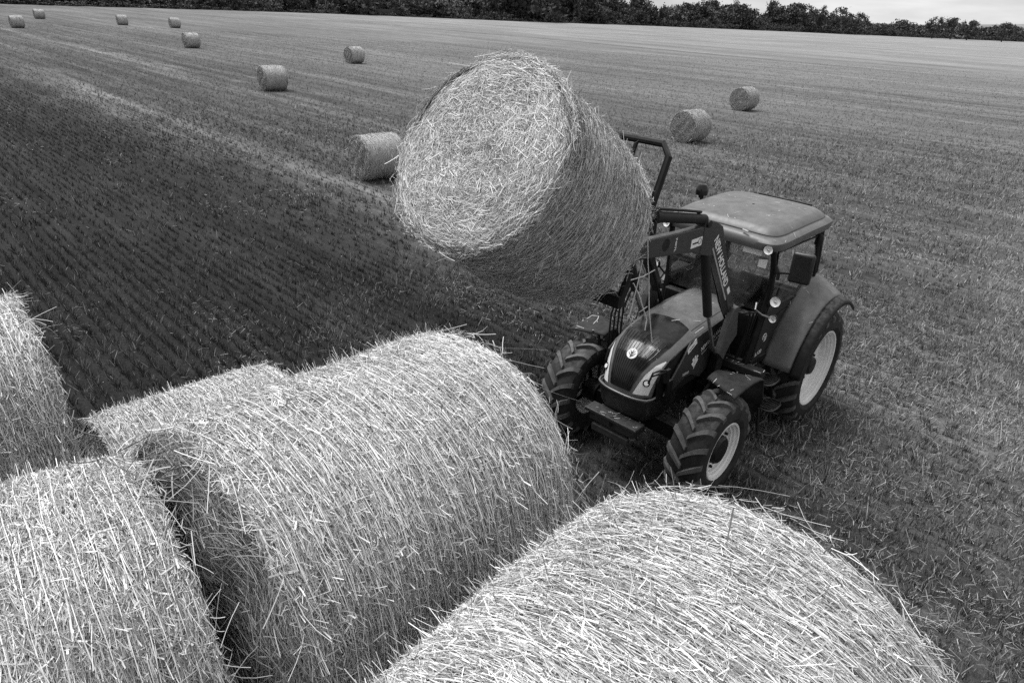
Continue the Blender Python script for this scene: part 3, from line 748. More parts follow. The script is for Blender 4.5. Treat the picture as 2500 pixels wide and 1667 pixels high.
# ---- chassis, axle, tank
ch = MB()
ch.box((1.55, 0, .95), (2.3, .52, .55)); ch.box((.1, 0, .85), (.9, .56, .62)); ch.box((1.9, 0, 1.25), (1.3, .6, .5)); ch.box((2.45, 0, .82), (.7, .40, .30))
ch.build('chassis', M_black, T, bevel=.02)
ax = MB(); ax.tube([(0, -.75, RR), (0, .75, RR)], .16, 18); ax.build('rear_axle', M_black, T)
ax = MB(); ax.bar((FX, -.68, .60), (FX, .68, .60), .16, .18); ax.tube([(FX, -.74, .615), (FX, -.55, .615)], .14, 16); ax.tube([(FX, .55, .615), (FX, .74, .615)], .14, 16)
ax.tube([(FX - .16, -.62, .62), (FX - .16, .62, .62)], .022, 8); ax.build('front_axle', M_black, T, bevel=.01)
tk = MB(); tk.box((1.35, .56, .72), (.75, .26, .46)); tk.box((.98, .62, .55), (.24, .24, .30)); tk.build('fuel_tank', M_black, T, bevel=.03)
tk = MB(); tk.box((1.35, -.56, .72), (.75, .26, .46)); tk.build('battery_box', M_black, T, bevel=.03)
MB().box((1.24, .64, 1.03), (.14, .52, .10)).build('cab_front_beam', M_fdark, T, bevel=.015)
MB().tube([(1.30, .60, .985), (1.33, .60, .90)], .022, 10).build('filter_cap', M_chrome, T)

# ---- front mudguards
for sg in (1, -1):
    pr = [(.08, .690), (.0, .712), (-.16, .728), (-.32, .728), (-.48, .712), (-.57, .690), (-.60, .66), (-.66, .50), (-.70, .32)]
    ys = [.715, .73, .80, .88, .96, 1.03, 1.09, 1.13, 1.145]
    oy = 0 if sg > 0 else -.07
    dz = [-.02, -.002, .002, .003, .003, .003, .002, -.003, -.02]
    g = MB().grid([[(FX - .22 + (px + .22) * (.42 + .58 * (yv - .715) / .43), sg * (yv + oy), FR + pz + d + .02) for yv, d in zip(ys, dz)] for px, pz in pr])
    fnd = g.build('front_mudguard', M_fdark, T, solid=.012, ang=50)
    br = MB(); br.tube([(FX, sg * .60, .65), (FX - .08, sg * .66, 1.0), (FX - .14, sg * .78, FR + .72)], .018, 8); br.build('mudguard_bracket', M_black, fnd)
    for q in ((-.05, .80), (-.30, 1.02)):
        MB().tube([(FX + q[0], sg * q[1], FR + .728), (FX + q[0], sg * q[1], FR + .748)], .012, 8).build('bolt', M_chrome, fnd)

# ---- rear mudguards
def rear_guard(sg):
    rows = []
    for i in range(26):
        t = i / 25; a = lerp(R(14), R(128), t)
        ro = .905 + .075 * smooth1(.25, .8, t)
        ri = ro + .19 * smooth1(.2, .75, t)
        row = []
        for j in range(9):
            w_ = j / 8
            yv = lerp(.70, 1.075, w_)
            rad = lerp(ri, ro, w_ ** 1.1) - .022 * max(0, (w_ - .85) / .15)
            row.append((rad * math.cos(a), sg * yv, RR + rad * math.sin(a)))
        rows.append(row)
    o = MB().grid(rows).build('rear_mudguard', M_fend, T, solid=.014, ang=50)
    rows = []
    for i in range(26):
        t = i / 25; a = lerp(R(10), R(130), t); ro = .905 + .075 * smooth1(.25, .8, t)
        rows.append([((ro - .010 + e) * math.cos(a), sg * yv, RR + (ro - .010 + e) * math.sin(a)) for yv, e in ((1.068, .002), (1.10, 0), (1.15, -.012), (1.185, -.035), (1.19, -.075))])
    MB().grid(rows).build('mudguard_extension', M_black, o, solid=.012, ang=60)
    # inner wall down to the cab
    rows = []
    for i in range(26):
        t = i / 25; a = lerp(R(14), R(128), t); ro = .905 + .075 * smooth1(.25, .8, t); ri = ro + .19 * smooth1(.2, .75, t)
        rows.append([(rr_ * math.cos(a), sg * .695, RR + rr_ * math.sin(a)) for rr_ in (ri, ri - .2, .55)])
    MB().grid(rows).build('inner_wall', M_black, o, solid=.01)
    return o
def smooth1(a, b, x):
    t = max(0, min(1, (x - a) / (b - a))); return t * t * (3 - 2 * t)
for sg in (1, -1): rear_guard(sg)

# ---- cab
cab = empty('cab'); cab.parent = T
def rrect(ax_, by_, n=80, p=7.5):
    o = []
    for k in range(n):
        a = 2 * math.pi * k / n; c_, s_ = math.cos(a), math.sin(a)
        o.append((ax_ * math.copysign(abs(c_) ** (2 / p), c_), by_ * math.copysign(abs(s_) ** (2 / p), s_)))
    return o
rows = []
for sc, z, fwd in ((.80, 2.50, 0), (.93, 2.505, 0), (.985, 2.525, 0), (1.0, 2.57, 0), (.995, 2.61, 0), (.97, 2.645, 0), (.935, 2.660, 0), (.90, 2.668, 0), (.885, 2.690, 0), (.79, 2.742, 0), (.76, 2.748, 0), (.5, 2.762, 0), (.2, 2.768, 0), (.02, 2.77, 0)):
    ring = []
    for (px, py) in rrect(.865 * sc, .765 * (sc if sc > .8 else sc)):
        x_ = .435 + px
        zz = z - .035 * (px / .865) ** 2 * (px > 0) - .02 * (py / .765) ** 2 * (z > 2.64)
        x_ -= .05 * (1 - (py / .765) ** 2) * (px > 0) * (px / .865) ** 2
        ring.append((x_, py, zz))
    ring.append(ring[0]); rows.append(ring)
roof = MB().grid(rows).build('roof', M_roof, cab, ang=28)
_sm = [(.435 + px - .05 * (1 - (py / .765) ** 2) * (px > 0) * (px / .865) ** 2, py, 2.680 - .035 * (px / .865) ** 2 * (px > 0) - .02 * (py / .765) ** 2) for px, py in rrect(.865 * .89, .765 * .89)]
MB().tube(_sm + _sm[:1], .0045, 6).build('roof_seam', M_dark, roof)
MB().bar((-.36, -.30, 2.722), (-.34, .42, 2.722), .035, .03).build('rear_light_strip', M_black, roof, bevel=.006)
for q in ((.95, .45), (.35, .50), (.55, -.1), (.2, -.35), (1.0, -.45)):
    MB().lathe([(.022, 0), (.018, .012), (.0, .014)], (q[0], q[1], 2.70 + .055 * (1 - abs(q[1]) / .7) - .03 * max(0, q[0] - .4)), 12, 'z').build('roof_bolt', M_fdark, roof)
MB().tube([(1.215, .28, 2.66), (1.24, .36, 2.655)], .012, 8).build('roof_clip', M_chrome, roof)
fr = MB()
for sg in (1, -1):
    fr.tube([(1.16, sg * .655, 2.53), (1.10, sg * .675, 2.30), (1.06, sg * .68, 2.05), (1.06, sg * .665, 1.75), (1.12, sg * .65, 1.45), (1.20, sg * .64, 1.06)], [.036, .034, .034, .038, .045, .05], 8)
    fr.tube([(.02, sg * .70, 2.53), (-.06, sg * .725, 2.2), (-.17, sg * .72, 1.76), (-.10, sg * .70, 1.6)], [.032, .03, .03, .03], 8)
    fr.tube([(-.38, sg * .60, 2.53), (-.42, sg * .63, 2.1), (-.46, sg * .64, 1.55)], .035, 8)
    fr.bar((1.14, sg * .66, 2.525), (-.38, sg * .62, 2.525), .06, .05)
    fr.bar((1.2, sg * .66, 1.09), (.75, sg * .70, 1.09), .08, .08)
fr.bar((1.15, -.65, 2.53), (1.15, .65, 2.53), .06, .05); fr.bar((-.40, -.6, 2.53), (-.40, .6, 2.53), .06, .05)
fr.bar((-.46, -.66, 1.55), (-.46, .66, 1.55), .05, .06)
fr.build('cab_frame', M_black, cab, bevel=.006)
fl = MB(); fl.box((.45, 0, 1.06), (1.55, 1.30, .10)); fl.box((-.40, 0, 1.32), (.10, 1.3, .45)); fl.box((1.12, 0, 1.38), (.12, 1.24, .60)); fl.build('cab_floor', M_black, cab, bevel=.02)
# glazing
MB().grid([[(1.172, -.64, 2.50), (1.212, 0, 2.50), (1.172, .64, 2.50)], [(1.10, -.66, 2.15), (1.15, 0, 2.15), (1.10, .66, 2.15)], [(1.075, -.65, 1.72), (1.125, 0, 1.72), (1.075, .65, 1.72)]]).build('windscreen', M_glass, cab)
MB().grid([[(-.395, -.58, 2.49), (-.395, .58, 2.49)], [(-.465, -.62, 1.58), (-.465, .62, 1.58)]]).build('rear_window', M_glass, cab)
for sg in (1, -1):
    dr = empty('door'); dr.parent = cab
    MB().grid([[(1.10, sg * .690, 2.48), (.04, sg * .715, 2.48)], [(1.06, sg * .70, 2.1), (-.06, sg * .735, 2.1)], [(1.05, sg * .695, 1.74), (-.14, sg * .735, 1.76)]]).build('door_glass', M_glass, dr)
    MB().prism([(1.055, 1.745), (-.10, 1.765), (.10, 1.66), (.42, 1.56), (.70, 1.40), (.84, 1.18), (.88, 1.10), (1.19, 1.10), (1.12, 1.45)], *( (.690, .712) if sg > 0 else (-.712, -.690))).build('door_lower', M_dark, dr, bevel=.004, smooth=False)
    MB().tube([(1.09, sg * .692, 2.47), (.05, sg * .717, 2.47), (-.055, sg * .737, 2.1), (-.13, sg * .737, 1.77), (1.05, sg * .697, 1.75), (1.06, sg * .702, 2.1), (1.09, sg * .692, 2.47)], .013, 6).build('window_seal', M_black, dr)
    MB().tube([(.98, sg * .716, 1.60), (.45, sg * .72, 1.64), (.10, sg * .722, 1.70), (-.08, sg * .722, 1.765)], .008, 6).build('door_seal', M_black, dr)
    MB().bar((.99, sg * .735, 1.80), (.93, sg * .735, 2.02), .025, .03).build('handle', M_fdark, dr, bevel=.008)
    MB().grid([[(-.01, sg * .715, 2.48), (-.37, sg * .62, 2.48)], [(-.17, sg * .735, 1.78), (-.45, sg * .65, 1.62)]]).build('side_window', M_glass, cab)
# inside
MB().box((.20, 0, 1.36), (.46, .46, .16)).build('seat', M_seat, cab, bevel=.04, segs=3)
MB().box((-.04, 0, 1.53), (.13, .44, .40), Matrix.Rotation(R(-8), 3, 'Y')).build('seat_back', M_seat, cab, bevel=.04, segs=3)
ds = MB(); ds.box((.95, 0, 1.62), (.22, .44, .42), Matrix.Rotation(R(-12), 3, 'Y')); ds.box((.83, 0, 1.86), (.16, .34, .08), Matrix.Rotation(R(-35), 3, 'Y')); ds.build('dashboard', M_black, cab, bevel=.03)
c = Vector((.66, 0, 1.86)); ax_ = Vector((-.5, 0, .86)).normalized(); e1 = Vector((0, 1, 0)); e2 = ax_.cross(e1)
sw_ = MB(); sw_.tube([c + (e1 * math.cos(a) + e2 * math.sin(a)) * .19 for a in [2 * math.pi * k / 28 for k in range(29)]], .014, 8)
for a in (0, 2.1, 4.2): sw_.tube([c, c + (e1 * math.cos(a) + e2 * math.sin(a)) * .19], .012, 6)
sw_.tube([c, c - ax_ * .22], .025, 8); sw_.build('steering_wheel', M_fdark, cab)
MB().box((.35, -.46, 1.50), (.62, .22, .34)).build('side_console', M_dark, cab, bevel=.04)
ar = MB(); ar.box((.30, -.30, 1.62), (.36, .10, .06)); ar.tube([(.50, -.32, 1.64), (.53, -.32, 1.78)], .02, 8); ar.build('armrest', M_fdark, cab, bevel=.02)
MB().tube([(.80, .12, 1.92), (.80, .12, 2.02)], .055, 14).build('monitor_ball', M_hood, cab)
MB().box((1.02, -.34, 2.44), (.04, .16, .12)).build('sun_visor_monitor', M_black, cab, bevel=.01)
# papers in the windscreen
MB().box((1.188, .435, 2.455), (.004, .23, .095), Matrix.Rotation(R(-8), 3, 'Y')).build('paper_strip', M_paper, cab, smooth=False)
MB().box((1.152, .565, 2.33), (.004, .10, .125), Matrix.Rotation(R(-8), 3, 'Y')).build('paper_card', M_paper, cab, smooth=False)
wp = MB(); wp.tube([(1.225, -.05, 2.52), (1.225, .20, 2.50)], .018, 8); wp.tube([(1.225, .08, 2.50), (1.21, -.28, 2.30)], .008, 6); wp.build('wiper', M_black, cab)

# ---- lamps, mirrors, beacon
def lamp(c, n, r, name='work_light', stem=None):
    c = Vector(c); n = Vector(n).normalized()
    pr = [(0, -.07), (r * .5, -.07), (r * .95, -.035), (r * 1.12, 0), (r * 1.12, .022), (r * .98, .024)]
    m = MB(); q = n.to_track_quat('Y', 'Z').to_matrix()
    m.lathe(pr, (0, 0, 0), 24, 'y', 1)
    m.v = [tuple(q @ Vector(p) + c) for p in m.v]
    if stem: m.tube([c - n * .05] + [Vector(s) for s in stem], .012, 8)
    o = m.build(name, M_black, T)
    g = MB().lathe([(r * .98, .020), (r * .7, .010), (r * .35, .004), (.0, .0)], (0, 0, 0), 24, 'y', 1)
    g.v = [tuple(q @ Vector(p) + c) for p in g.v]; g.build('lens', M_lens, o)
    b = MB().lathe([(r * .30, .012), (r * .22, .022), (0, .026)], (0, 0, 0), 14, 'y', 1); b.v = [tuple(q @ Vector(p) + c) for p in b.v]; b.build('bulb', M_chrome, o)
    return o
for sg in (1, -1):
    lamp((1.29, sg * .655, 2.53), (1, .15 * sg, .15), .052, stem=[(1.16, sg * .66, 2.50)])
    lamp((1.16, sg * .815, 1.925), (1, .1 * sg, .25), .060, stem=[(1.07, sg * .70, 1.80)])
    ind = lamp((1.14, sg * .82, 1.71), (1, .1 * sg, .1), .045, 'indicator_lamp', stem=[(1.08, sg * .68, 1.70)])
    mir = empty('mirror'); mir.parent = T
    MB().box((1.135, sg * 1.0, 2.375), (.07, .235, .35), Matrix.Rotation(R(12 * sg), 3, 'Z')).build('mirror_shell', M_dark, mir, bevel=.03, segs=3)
    MB().box((1.096, sg * .992, 2.375), (.006, .20, .31), Matrix.Rotation(R(12 * sg), 3, 'Z')).build('mirror_glass', M_chrome, mir, bevel=.004)
    MB().tube([(1.10, sg * .69, 2.22), (1.16, sg * .80, 2.27), (1.175, sg * .90, 2.30), (1.16, sg * 1.0, 2.30)], .012, 8).build('mirror_arm', M_black, mir)
    MB().tube([(1.10, sg * .70, 2.31), (1.13, sg * .76, 2.25), (1.13, sg * .765, 2.17)], .020, 8).build('grab_bracket', M_fdark, mir)
    # hand rail and steps
    MB().tube([(1.10, sg * .70, 1.70), (1.22, sg * .80, 1.74), (1.40, sg * .78, 1.82), (1.46, sg * .72, 1.88), (1.36, sg * .68, 1.92)], .012, 8).build('hand_rail', M_steel, T)
    st = empty('step_ladder'); st.parent = T
    for (yy, zz) in ((.86, .86), (.945, .54), (1.0, .215)):
        m = MB(); cx = .96; a_, b_ = .175, .115
        m.tube([(cx + a_ * math.copysign(abs(math.cos(t)) ** .7, math.cos(t)), sg * (yy + b_ * math.copysign(abs(math.sin(t)) ** .7, math.sin(t))), zz) for t in [2 * math.pi * k / 24 for k in range(25)]], .010, 6)
        for k in (-2, -1, 0, 1, 2): m.bar((cx + k * .062, sg * (yy - b_ * .95), zz), (cx + k * .045, sg * (yy + b_ * .95), zz), .012, .012)
        m.build('step', M_step, st)
    m = MB()
    for xx in (.79, 1.13):
        m.bar((xx, sg * .74, 1.05), (xx, sg * .90, .54), .02, .05); m.bar((xx, sg * .90, .54), (xx, sg * .95, .215), .02, .05)
    m.build('step_frame', M_black, st, bevel=.004)
    MB().box((.90, sg * .70, .62), (.42, .10, .70)).build('step_back_plate', M_black, st, bevel=.01)
    MB().lathe([(.0, 0), (.05, .0), (.05, .05), (.045, .10), (.025, .13), (.0, .135)], (.02, sg * .74, 2.36), 14, 'z').build('rear_marker_lamp', M_black, T)
bc = MB().lathe([(0, -.09), (.03, -.09), (.03, -.05), (.065, -.05), (.068, .0), (.062, .05), (.04, .085), (0, .095)], (.28, -.80, 2.75), 20, 'z')
for _i, _v in enumerate(bc.v): bc.v[_i] = (.28 + (_v[0] - .28) * 1.2, -.80 + (_v[1] + .80) * 1.2, _v[2])
bc = bc.build('beacon', M_gloss, T)
MB().tube([(.28, -.80, 2.66), (.28, -.76, 2.60)], .02, 8).build('beacon_bracket', M_black, bc)

# ---- front loader
LO = empty('front_loader'); LO.parent = T
YI, YO = .43, .525
SEG1 = [(2.60, 3.07), (2.37, 3.01), (2.22, 2.935), (1.98, 2.53), (1.76, 2.15), (1.56, 1.84), (1.64, 1.77), (1.87, 2.10), (2.28, 2.64), (2.42, 2.66), (2.62, 2.72)]
SEG2 = [(2.615, 3.0), (3.0, 3.015), (3.5, 3.05), (4.0, 3.06), (4.22, 3.06), (4.24, 2.98), (4.1, 2.93), (3.58, 2.88), (3.02, 2.805), (2.74, 2.765), (2.58, 2.70), (2.45, 2.70), (2.48, 2.95)]
MAST = [(1.74, 1.74), (1.66, 1.90), (1.56, 1.90), (1.52, 1.72), (1.46, 1.52), (1.60, 1.42), (1.70, 1.27), (1.83, 1.38)]
arms = []
for sg in (1, -1):
    a, b = (YI, YO) if sg > 0 else (-YO, -YI)
    arm = MB().prism(SEG1, a, b).build('loader_arm', M_arm, LO, bevel=.010, smooth=False)
    MB().prism(SEG2, a + .006, b - .006).build('loader_boom', M_arm, arm, bevel=.010, smooth=False)
    for p, q in zip([(2.64, 3.005), (3.0, 3.02), (3.5, 3.055)], [(3.0, 3.02), (3.5, 3.055), (4.0, 3.065)]):
        pass
    arms.append(arm)
    a2, b2 = (YO - .02, YO + .05) if sg > 0 else (-YO - .05, -YO + .02)
    ms = MB().prism(MAST, a2, b2)
    ms.build('loader_mast', M_mast, LO, bevel=.008, smooth=False)
    m = MB(); m.bar((1.62, sg * .47, 1.30), (1.62, sg * .42, .72), .10, .16); m.bar((1.62, sg * .30, .80), (1.62, sg * .55, .80), .16, .14); m.build('mast_leg', M_black, LO, bevel=.01)
    y = sg * (YI + YO) / 2
    for p in ((2.55, 3.02), (1.62, 1.86), (4.16, 3.0), (1.76, 1.38)):
        MB().lathe([(0, -.07), (.038, -.07), (.038, .07), (0, .072)], (p[0], y, p[1]), 16, 'y').build('pivot_pin', M_fdark, LO)
    # hole boss on the boom
    MB().lathe([(.062, YO - .0065), (.058, YO - .004), (.04, YO - .005), (0, YO - .005)], (3.27, 0, 2.95), 24, 'y', sg).build('boom_boss', M_black, arm)
    yc = sg * .475
    lc = MB(); lc.tube([(2.42, yc, 2.70), (2.10, yc, 1.915)], .050, 16); lc.build('lift_cylinder', M_fdark, LO)
    MB().tube([(2.11, yc, 1.94), (1.79, yc, 1.38)], .021, 12).build('cylinder_rod', M_steel, LO)
    tcyl = MB(); tcyl.tube([(2.56, yc, 3.055), (3.42, yc, 3.225)], .050, 16); tcyl.tube([(3.40, yc, 3.22), (3.47, yc, 3.235)], .058, 16); tcyl.build('tilt_cylinder', M_fdark, LO)
    MB().tube([(3.45, yc, 3.23), (3.92, yc, 3.33)], .024, 12).build('cylinder_rod', M_steel, LO)
    hz = MB(); hz.tube([(2.66, yc + .01 * sg, 3.145), (3.0, yc + .01 * sg, 3.215), (3.5, yc + .02 * sg, 3.315), (3.75, yc + .02 * sg, 3.34)], .014, 8)
    hz.tube([(2.70, yc, 3.14), (2.60, yc - .03 * sg, 3.10), (2.45, yc - .06 * sg, 2.98), (2.2, yc - .06 * sg, 2.6), (1.75, yc - .06 * sg, 1.95), (1.5, yc - .02 * sg, 1.6), (1.35, yc, 1.2)], .013, 8)
    hz.build('hydraulic_hose', M_black, LO)
    lk = MB(); lk.prism([(3.86, 3.38), (3.97, 3.36), (4.20, 3.02), (4.12, 2.98)], yc - .055, yc - .035); lk.prism([(3.86, 3.38), (3.97, 3.36), (4.20, 3.02), (4.12, 2.98)], yc + .035, yc + .055); lk.build('tilt_link', M_arm, LO, bevel=.004, smooth=False)
    # loose hoses by the mast
    hz = MB()
    for k in range(3):
        hz.tube([(1.50 - .05 * k, sg * (.58 + .02 * k), 1.80), (1.38 - .05 * k, sg * (.64 + .02 * k), 1.78), (1.32 - .06 * k, sg * .62, 1.5), (1.34 - .05 * k, sg * .56, 1.15)], .012, 6)
    hz.build('mast_hose', M_black, LO)
MB().tube([(3.36, -YI, 2.93), (3.36, YI, 2.93)], .075, 18).build('cross_tube', M_arm, LO)
# valve block and pipes on the right-hand side, seen between bale and bonnet
m = MB()
for k in range(4): m.tube([(2.30 - .08 * k, -.62, 1.05), (2.28 - .08 * k, -.64, 1.6), (2.15 - .1 * k, -.60, 2.05)], .012, 6)
m.build('pipe_bundle', M_black, LO)
# bale fork: frame plus tines inside the bale
BF = empty('bale_fork'); BF.parent = LO
fa = Vector((4.31, 0, 2.74)); fu = (Vector((3.85, 0, 3.92)) - fa).normalized(); fl_ = (Vector((3.85, 0, 3.92)) - fa).length
def fp(y, t): return fa + fu * (fl_ * t) + Vector((0, y, 0))
m = MB()
m.tube([fp(-.78, 0), fp(-.78, .93), fp(-.70, 1.0), fp(.70, 1.0), fp(.78, .93), fp(.78, 0)], .030, 10)
m.bar(fp(-.80, .02), fp(.80, .02), .09, .10); m.bar(fp(-.78, .42), fp(.78, .42), .05, .06)
for y in (-.46, -.24, 0, .24, .46): m.tube([fp(y, 0), fp(y, 1.0)], .018, 8)
m.build('fork_frame', M_black, BF)
bd = Vector((math.cos(R(3.9)) * math.cos(R(31.9)), math.sin(R(3.9)) * math.cos(R(31.9)), math.sin(R(31.9))))
for y in (-.30, .50):
    p = fp(y, .03); MB().tube([p, p + bd * 1.0, p + bd * 1.12], [.028, .022, .004], 10).build('tine', M_steel, BF)
m = MB()
for y in (-.47, .47): m.prism([(4.10, 2.92), (4.28, 2.80), (4.36, 2.80), (4.22, 3.10), (3.98, 3.42), (3.88, 3.40)], y - .07, y - .055); m.prism([(4.10, 2.92), (4.28, 2.80), (4.36, 2.80), (4.22, 3.10), (3.98, 3.42), (3.88, 3.40)], y + .055, y + .07)
m.build('fork_bracket', M_black, BF, bevel=.004, smooth=False)

# ---- lettering and decals
def text(s, origin, rdir, udir, height, mat, parent, name='lettering', shear=0, ext=.0015, length=None, bold=.02):
    cu = bpy.data.curves.new(name, 'FONT'); cu.body = s; cu.size = 1; cu.extrude = 0; cu.offset = bold; cu.shear = shear
    o = bpy.data.objects.new('tmp', cu); COL.objects.link(o)
    bpy.context.view_layer.update()
    me = bpy.data.meshes.new_from_object(o.evaluated_get(bpy.context.evaluated_depsgraph_get()))
    bpy.data.objects.remove(o)
    vs = [v.co.copy() for v in me.vertices]
    x0 = min(v.x for v in vs); x1 = max(v.x for v in vs); y0 = min(v.y for v in vs); y1 = max(v.y for v in vs)
    k = height / (y1 - y0); kx = k if length is None else length / (x1 - x0)
    o_ = Vector(origin); r_ = Vector(rdir).normalized(); u_ = Vector(udir); u_ = (u_ - r_ * u_.dot(r_)).normalized(); n_ = r_.cross(u_)
    for v in me.vertices:
        v.co = o_ + r_ * ((v.co.x - x0) * kx) + u_ * ((v.co.y - y0) * k) + n_ * ext
    me.materials.clear()
    return link(name, me, mat, parent)
def plate(c, rdir, udir, w_, h_, mat, parent, name, th=.003):
    c = Vector(c); r_ = Vector(rdir).normalized(); u_ = Vector(udir); u_ = (u_ - r_ * u_.dot(r_)).normalized(); n_ = r_.cross(u_)
    m = MB(); v = [c + r_ * a * w_ / 2 + u_ * b * h_ / 2 + n_ * e for e in (0, th) for a, b in ((-1, -1), (1, -1), (1, 1), (-1, 1))]
    m.add(v, [(3, 2, 1, 0), (4, 5, 6, 7), (0, 1, 5, 4), (1, 2, 6, 5), (2, 3, 7, 6), (3, 0, 4, 7)]); return m.build(name, mat, parent, smooth=False)
# each side of the tractor carries the same marks; on the left the reader looks along -y
for sg in (1, -1):
    A = arms[0 if sg > 0 else 1]; yy = sg * (YO + .0005)
    k0 = Vector((2.33, yy, 2.84)); k1 = Vector((1.90, yy, 2.23)); dn = (k1 - k0)
    side = Vector((-dn.z, 0, dn.x)).normalized()
    if side.z < 0: side = -side
    if sg > 0: text('NEW HOLLAND', k0 - side * .05, dn, side, .096, M_white, A, length=dn.length, bold=.03)
    else: text('NEW HOLLAND', k1 - side * .05, -dn, side, .096, M_white, A, length=dn.length, bold=.03)
    s0 = Vector((2.37, yy, 2.735)); s1 = Vector((1.845, yy, 2.04))
    plate((s0 + s1) / 2, (s1 - s0) * sg, side, (s1 - s0).length, .022, M_stripe, A, 'stripe')
    q = Vector((1.845, yy, 2.125)); plate(q + side * .03, dn * sg, side, .09, .05, M_white, A, 'small_sticker')
    by = sg * (YO - .0055)
    if sg > 0: text('740TL', (3.115, by, 2.985), (.02, 0, -1), (-1, 0, 0), .030, M_white, A, length=.135, bold=.03)
    else: text('740TL', (3.115, by, 2.865), (.02, 0, 1), (1, 0, 0), .030, M_white, A, length=.135, bold=.03)
    st = plate((2.715, by, 2.862), (-sg, 0, 0), (0, 0, 1), .20, .088, M_white, A, 'sticker')
    plate((2.74 if sg > 0 else 2.70, by + sg * .0032, 2.860), (-sg, 0, 0), (0, 0, 1), .10, .016, M_black, st, 'sticker_bar', .001)
    MB().tube([(2.66 + .026 * math.cos(t), by + sg * .0036, 2.868 + .028 * math.sin(t)) for t in [2 * math.pi * k / 16 for k in range(17)]], .003, 5).build('sticker_ring', M_black, st)
    # side panel marks
    ty = sg * .3885
    P_ = [o for o in T.children if o.name.startswith('side_panel')][0 if sg > 0 else 1]
    n0 = Vector((1.905, ty, 1.365)); n1 = Vector((1.49, ty, 1.515))
    if sg > 0: text('NEW HOLLAND', n0, n1 - n0, (0, 0, 1), .062, M_white, P_, length=(n1 - n0).length * 1.0, shear=.2)
    else: text('NEW HOLLAND', n1, n0 - n1, (0, 0, 1), .062, M_white, P_, length=(n1 - n0).length, shear=.2)
    plate((1.69, ty, 1.400), (n1 - n0) * sg, (0, 0, 1), .42, .012, M_stripe, P_, 'underline')
    sp = plate((2.145, ty, 1.513), Vector((-.16, 0, .085)) * sg, (0, 0, 1), .19, .075, M_white, P_, 'sticker')
    plate((2.150, ty + sg * .0032, 1.500), Vector((-.16, 0, .085)) * sg, (0, 0, 1), .10, .012, M_black, sp, 'sticker_bar', .001)
    lf = plate((2.02, ty, 1.275), (-sg, 0, .2 * sg), (.15, 0, 1), .001, .001, M_white, P_, 'leaf_logo')
    m = MB()
    cx, cz = 2.02, 1.275
    for (a0, b0, a1, b1, wd_) in ((.0, -.085, .0, .0, .016), (.0, -.06, .055, .01, .02), (.0, -.02, .05, .06, .02), (.0, .0, .004, .085, .018), (.0, -.02, -.05, .07, .02), (.0, -.06, -.06, .02, .02)):
        p = Vector((cx + a0, ty + sg * .002, cz + b0)); q = Vector((cx + a1, ty + sg * .002, cz + b1)); d = (q - p).normalized(); s_ = Vector((d.z, 0, -d.x)) * wd_
        m.add([p - s_ * .5, p + s_ * .5, q + s_, q - s_ * .8], [(0, 1, 2, 3)])
    m.build('leaf_blade', M_white, lf, smooth=False)
    plate((2.19, ty, 1.185), (-sg, 0, 0), (0, 0, 1), .13, .03, M_stripe, P_, 'reflector')
    MB().tube([(2.11, sg * .372, 1.655), (1.94, sg * .377, 1.682)], .007, 6).build('vent_blade', M_stripe, P_)
    # small marks on the cab side
    dd = [o for o in cab.children if o.name.startswith('door') and not o.data][0 if sg > 0 else 1]
    pl = [o for o in dd.children if o.name.startswith('door_lower')][0]
    px = (1.12, .98) if sg > 0 else (.98, 1.12)
    MB().tube([(.98 + .05 * math.cos(t), sg * .7135, 1.38 + .05 * math.sin(t)) for t in [-.4 + 5.2 * k / 18 for k in range(19)]], .004, 5).build('round_mark', M_white, pl)
    text('25', (1.0 if sg > 0 else .96, sg * .7125, 1.36), (-sg, 0, 0), (0, 0, 1), .04, M_white, pl)
    text('5.120', (1.15 if sg > 0 else .99, sg * .7125, 1.17), (-sg, 0, .1 * sg), (0, 0, 1), .05, M_white, pl, length=.16)

# chaff and short straw bits that have fallen on the upper faces of the tractor
def chaff():
    bpy.context.view_layer.update()
    r = np.random.RandomState(91); V, F, TN, off = [], [], [], 0
    tops = [o for o in T.children_recursive if o.name.split('.')[0] in ('roof', 'bonnet', 'rear_mudguard', 'front_mudguard', 'weight_carrier', 'cowl', 'cab_front_beam')]
    for o in tops:
        nm = o.name.split('.')[0]; cnt = {'roof': 46, 'bonnet': 26, 'rear_mudguard': 14, 'front_mudguard': 12, 'weight_carrier': 24, 'cowl': 10, 'cab_front_beam': 8}[nm]
        xs_ = [v.co.x for v in o.data.vertices]; ys_ = [v.co.y for v in o.data.vertices]
        for i in range(cnt):
            q = Vector((r.uniform(min(xs_), max(xs_)), r.uniform(min(ys_), max(ys_)), 5))
            ok, hit, nn, _ = o.ray_cast(q, Vector((0, 0, -1)))
            if not ok or nn.z < .6: continue
            a = r.rand() * 6.283; d = Vector((math.cos(a), math.sin(a), 0)); d = (d - nn * d.dot(nn)).normalized(); sd_ = d.cross(nn)
            L = .012 + .05 * r.rand() ** 2; wd_ = .0018 + .0015 * r.rand()
            c_ = hit + nn * .004
            W_ = o.matrix_world
            for p in (c_ - d * L - sd_ * wd_, c_ - d * L + sd_ * wd_, c_ + d * L + sd_ * wd_, c_ + d * L - sd_ * wd_): V.append(tuple(W_ @ p))
            F.append((off, off + 1, off + 2, off + 3)); off += 4; TN += [.3 + .5 * r.rand()] * 4
    tag(link('chaff', np_mesh('chaff', np.array(V), np.array(F), np.array(TN)), M_straw), 'fallen chaff and short straw bits scattered over the tractor bodywork', 'chaff', kind='stuff')
chaff()
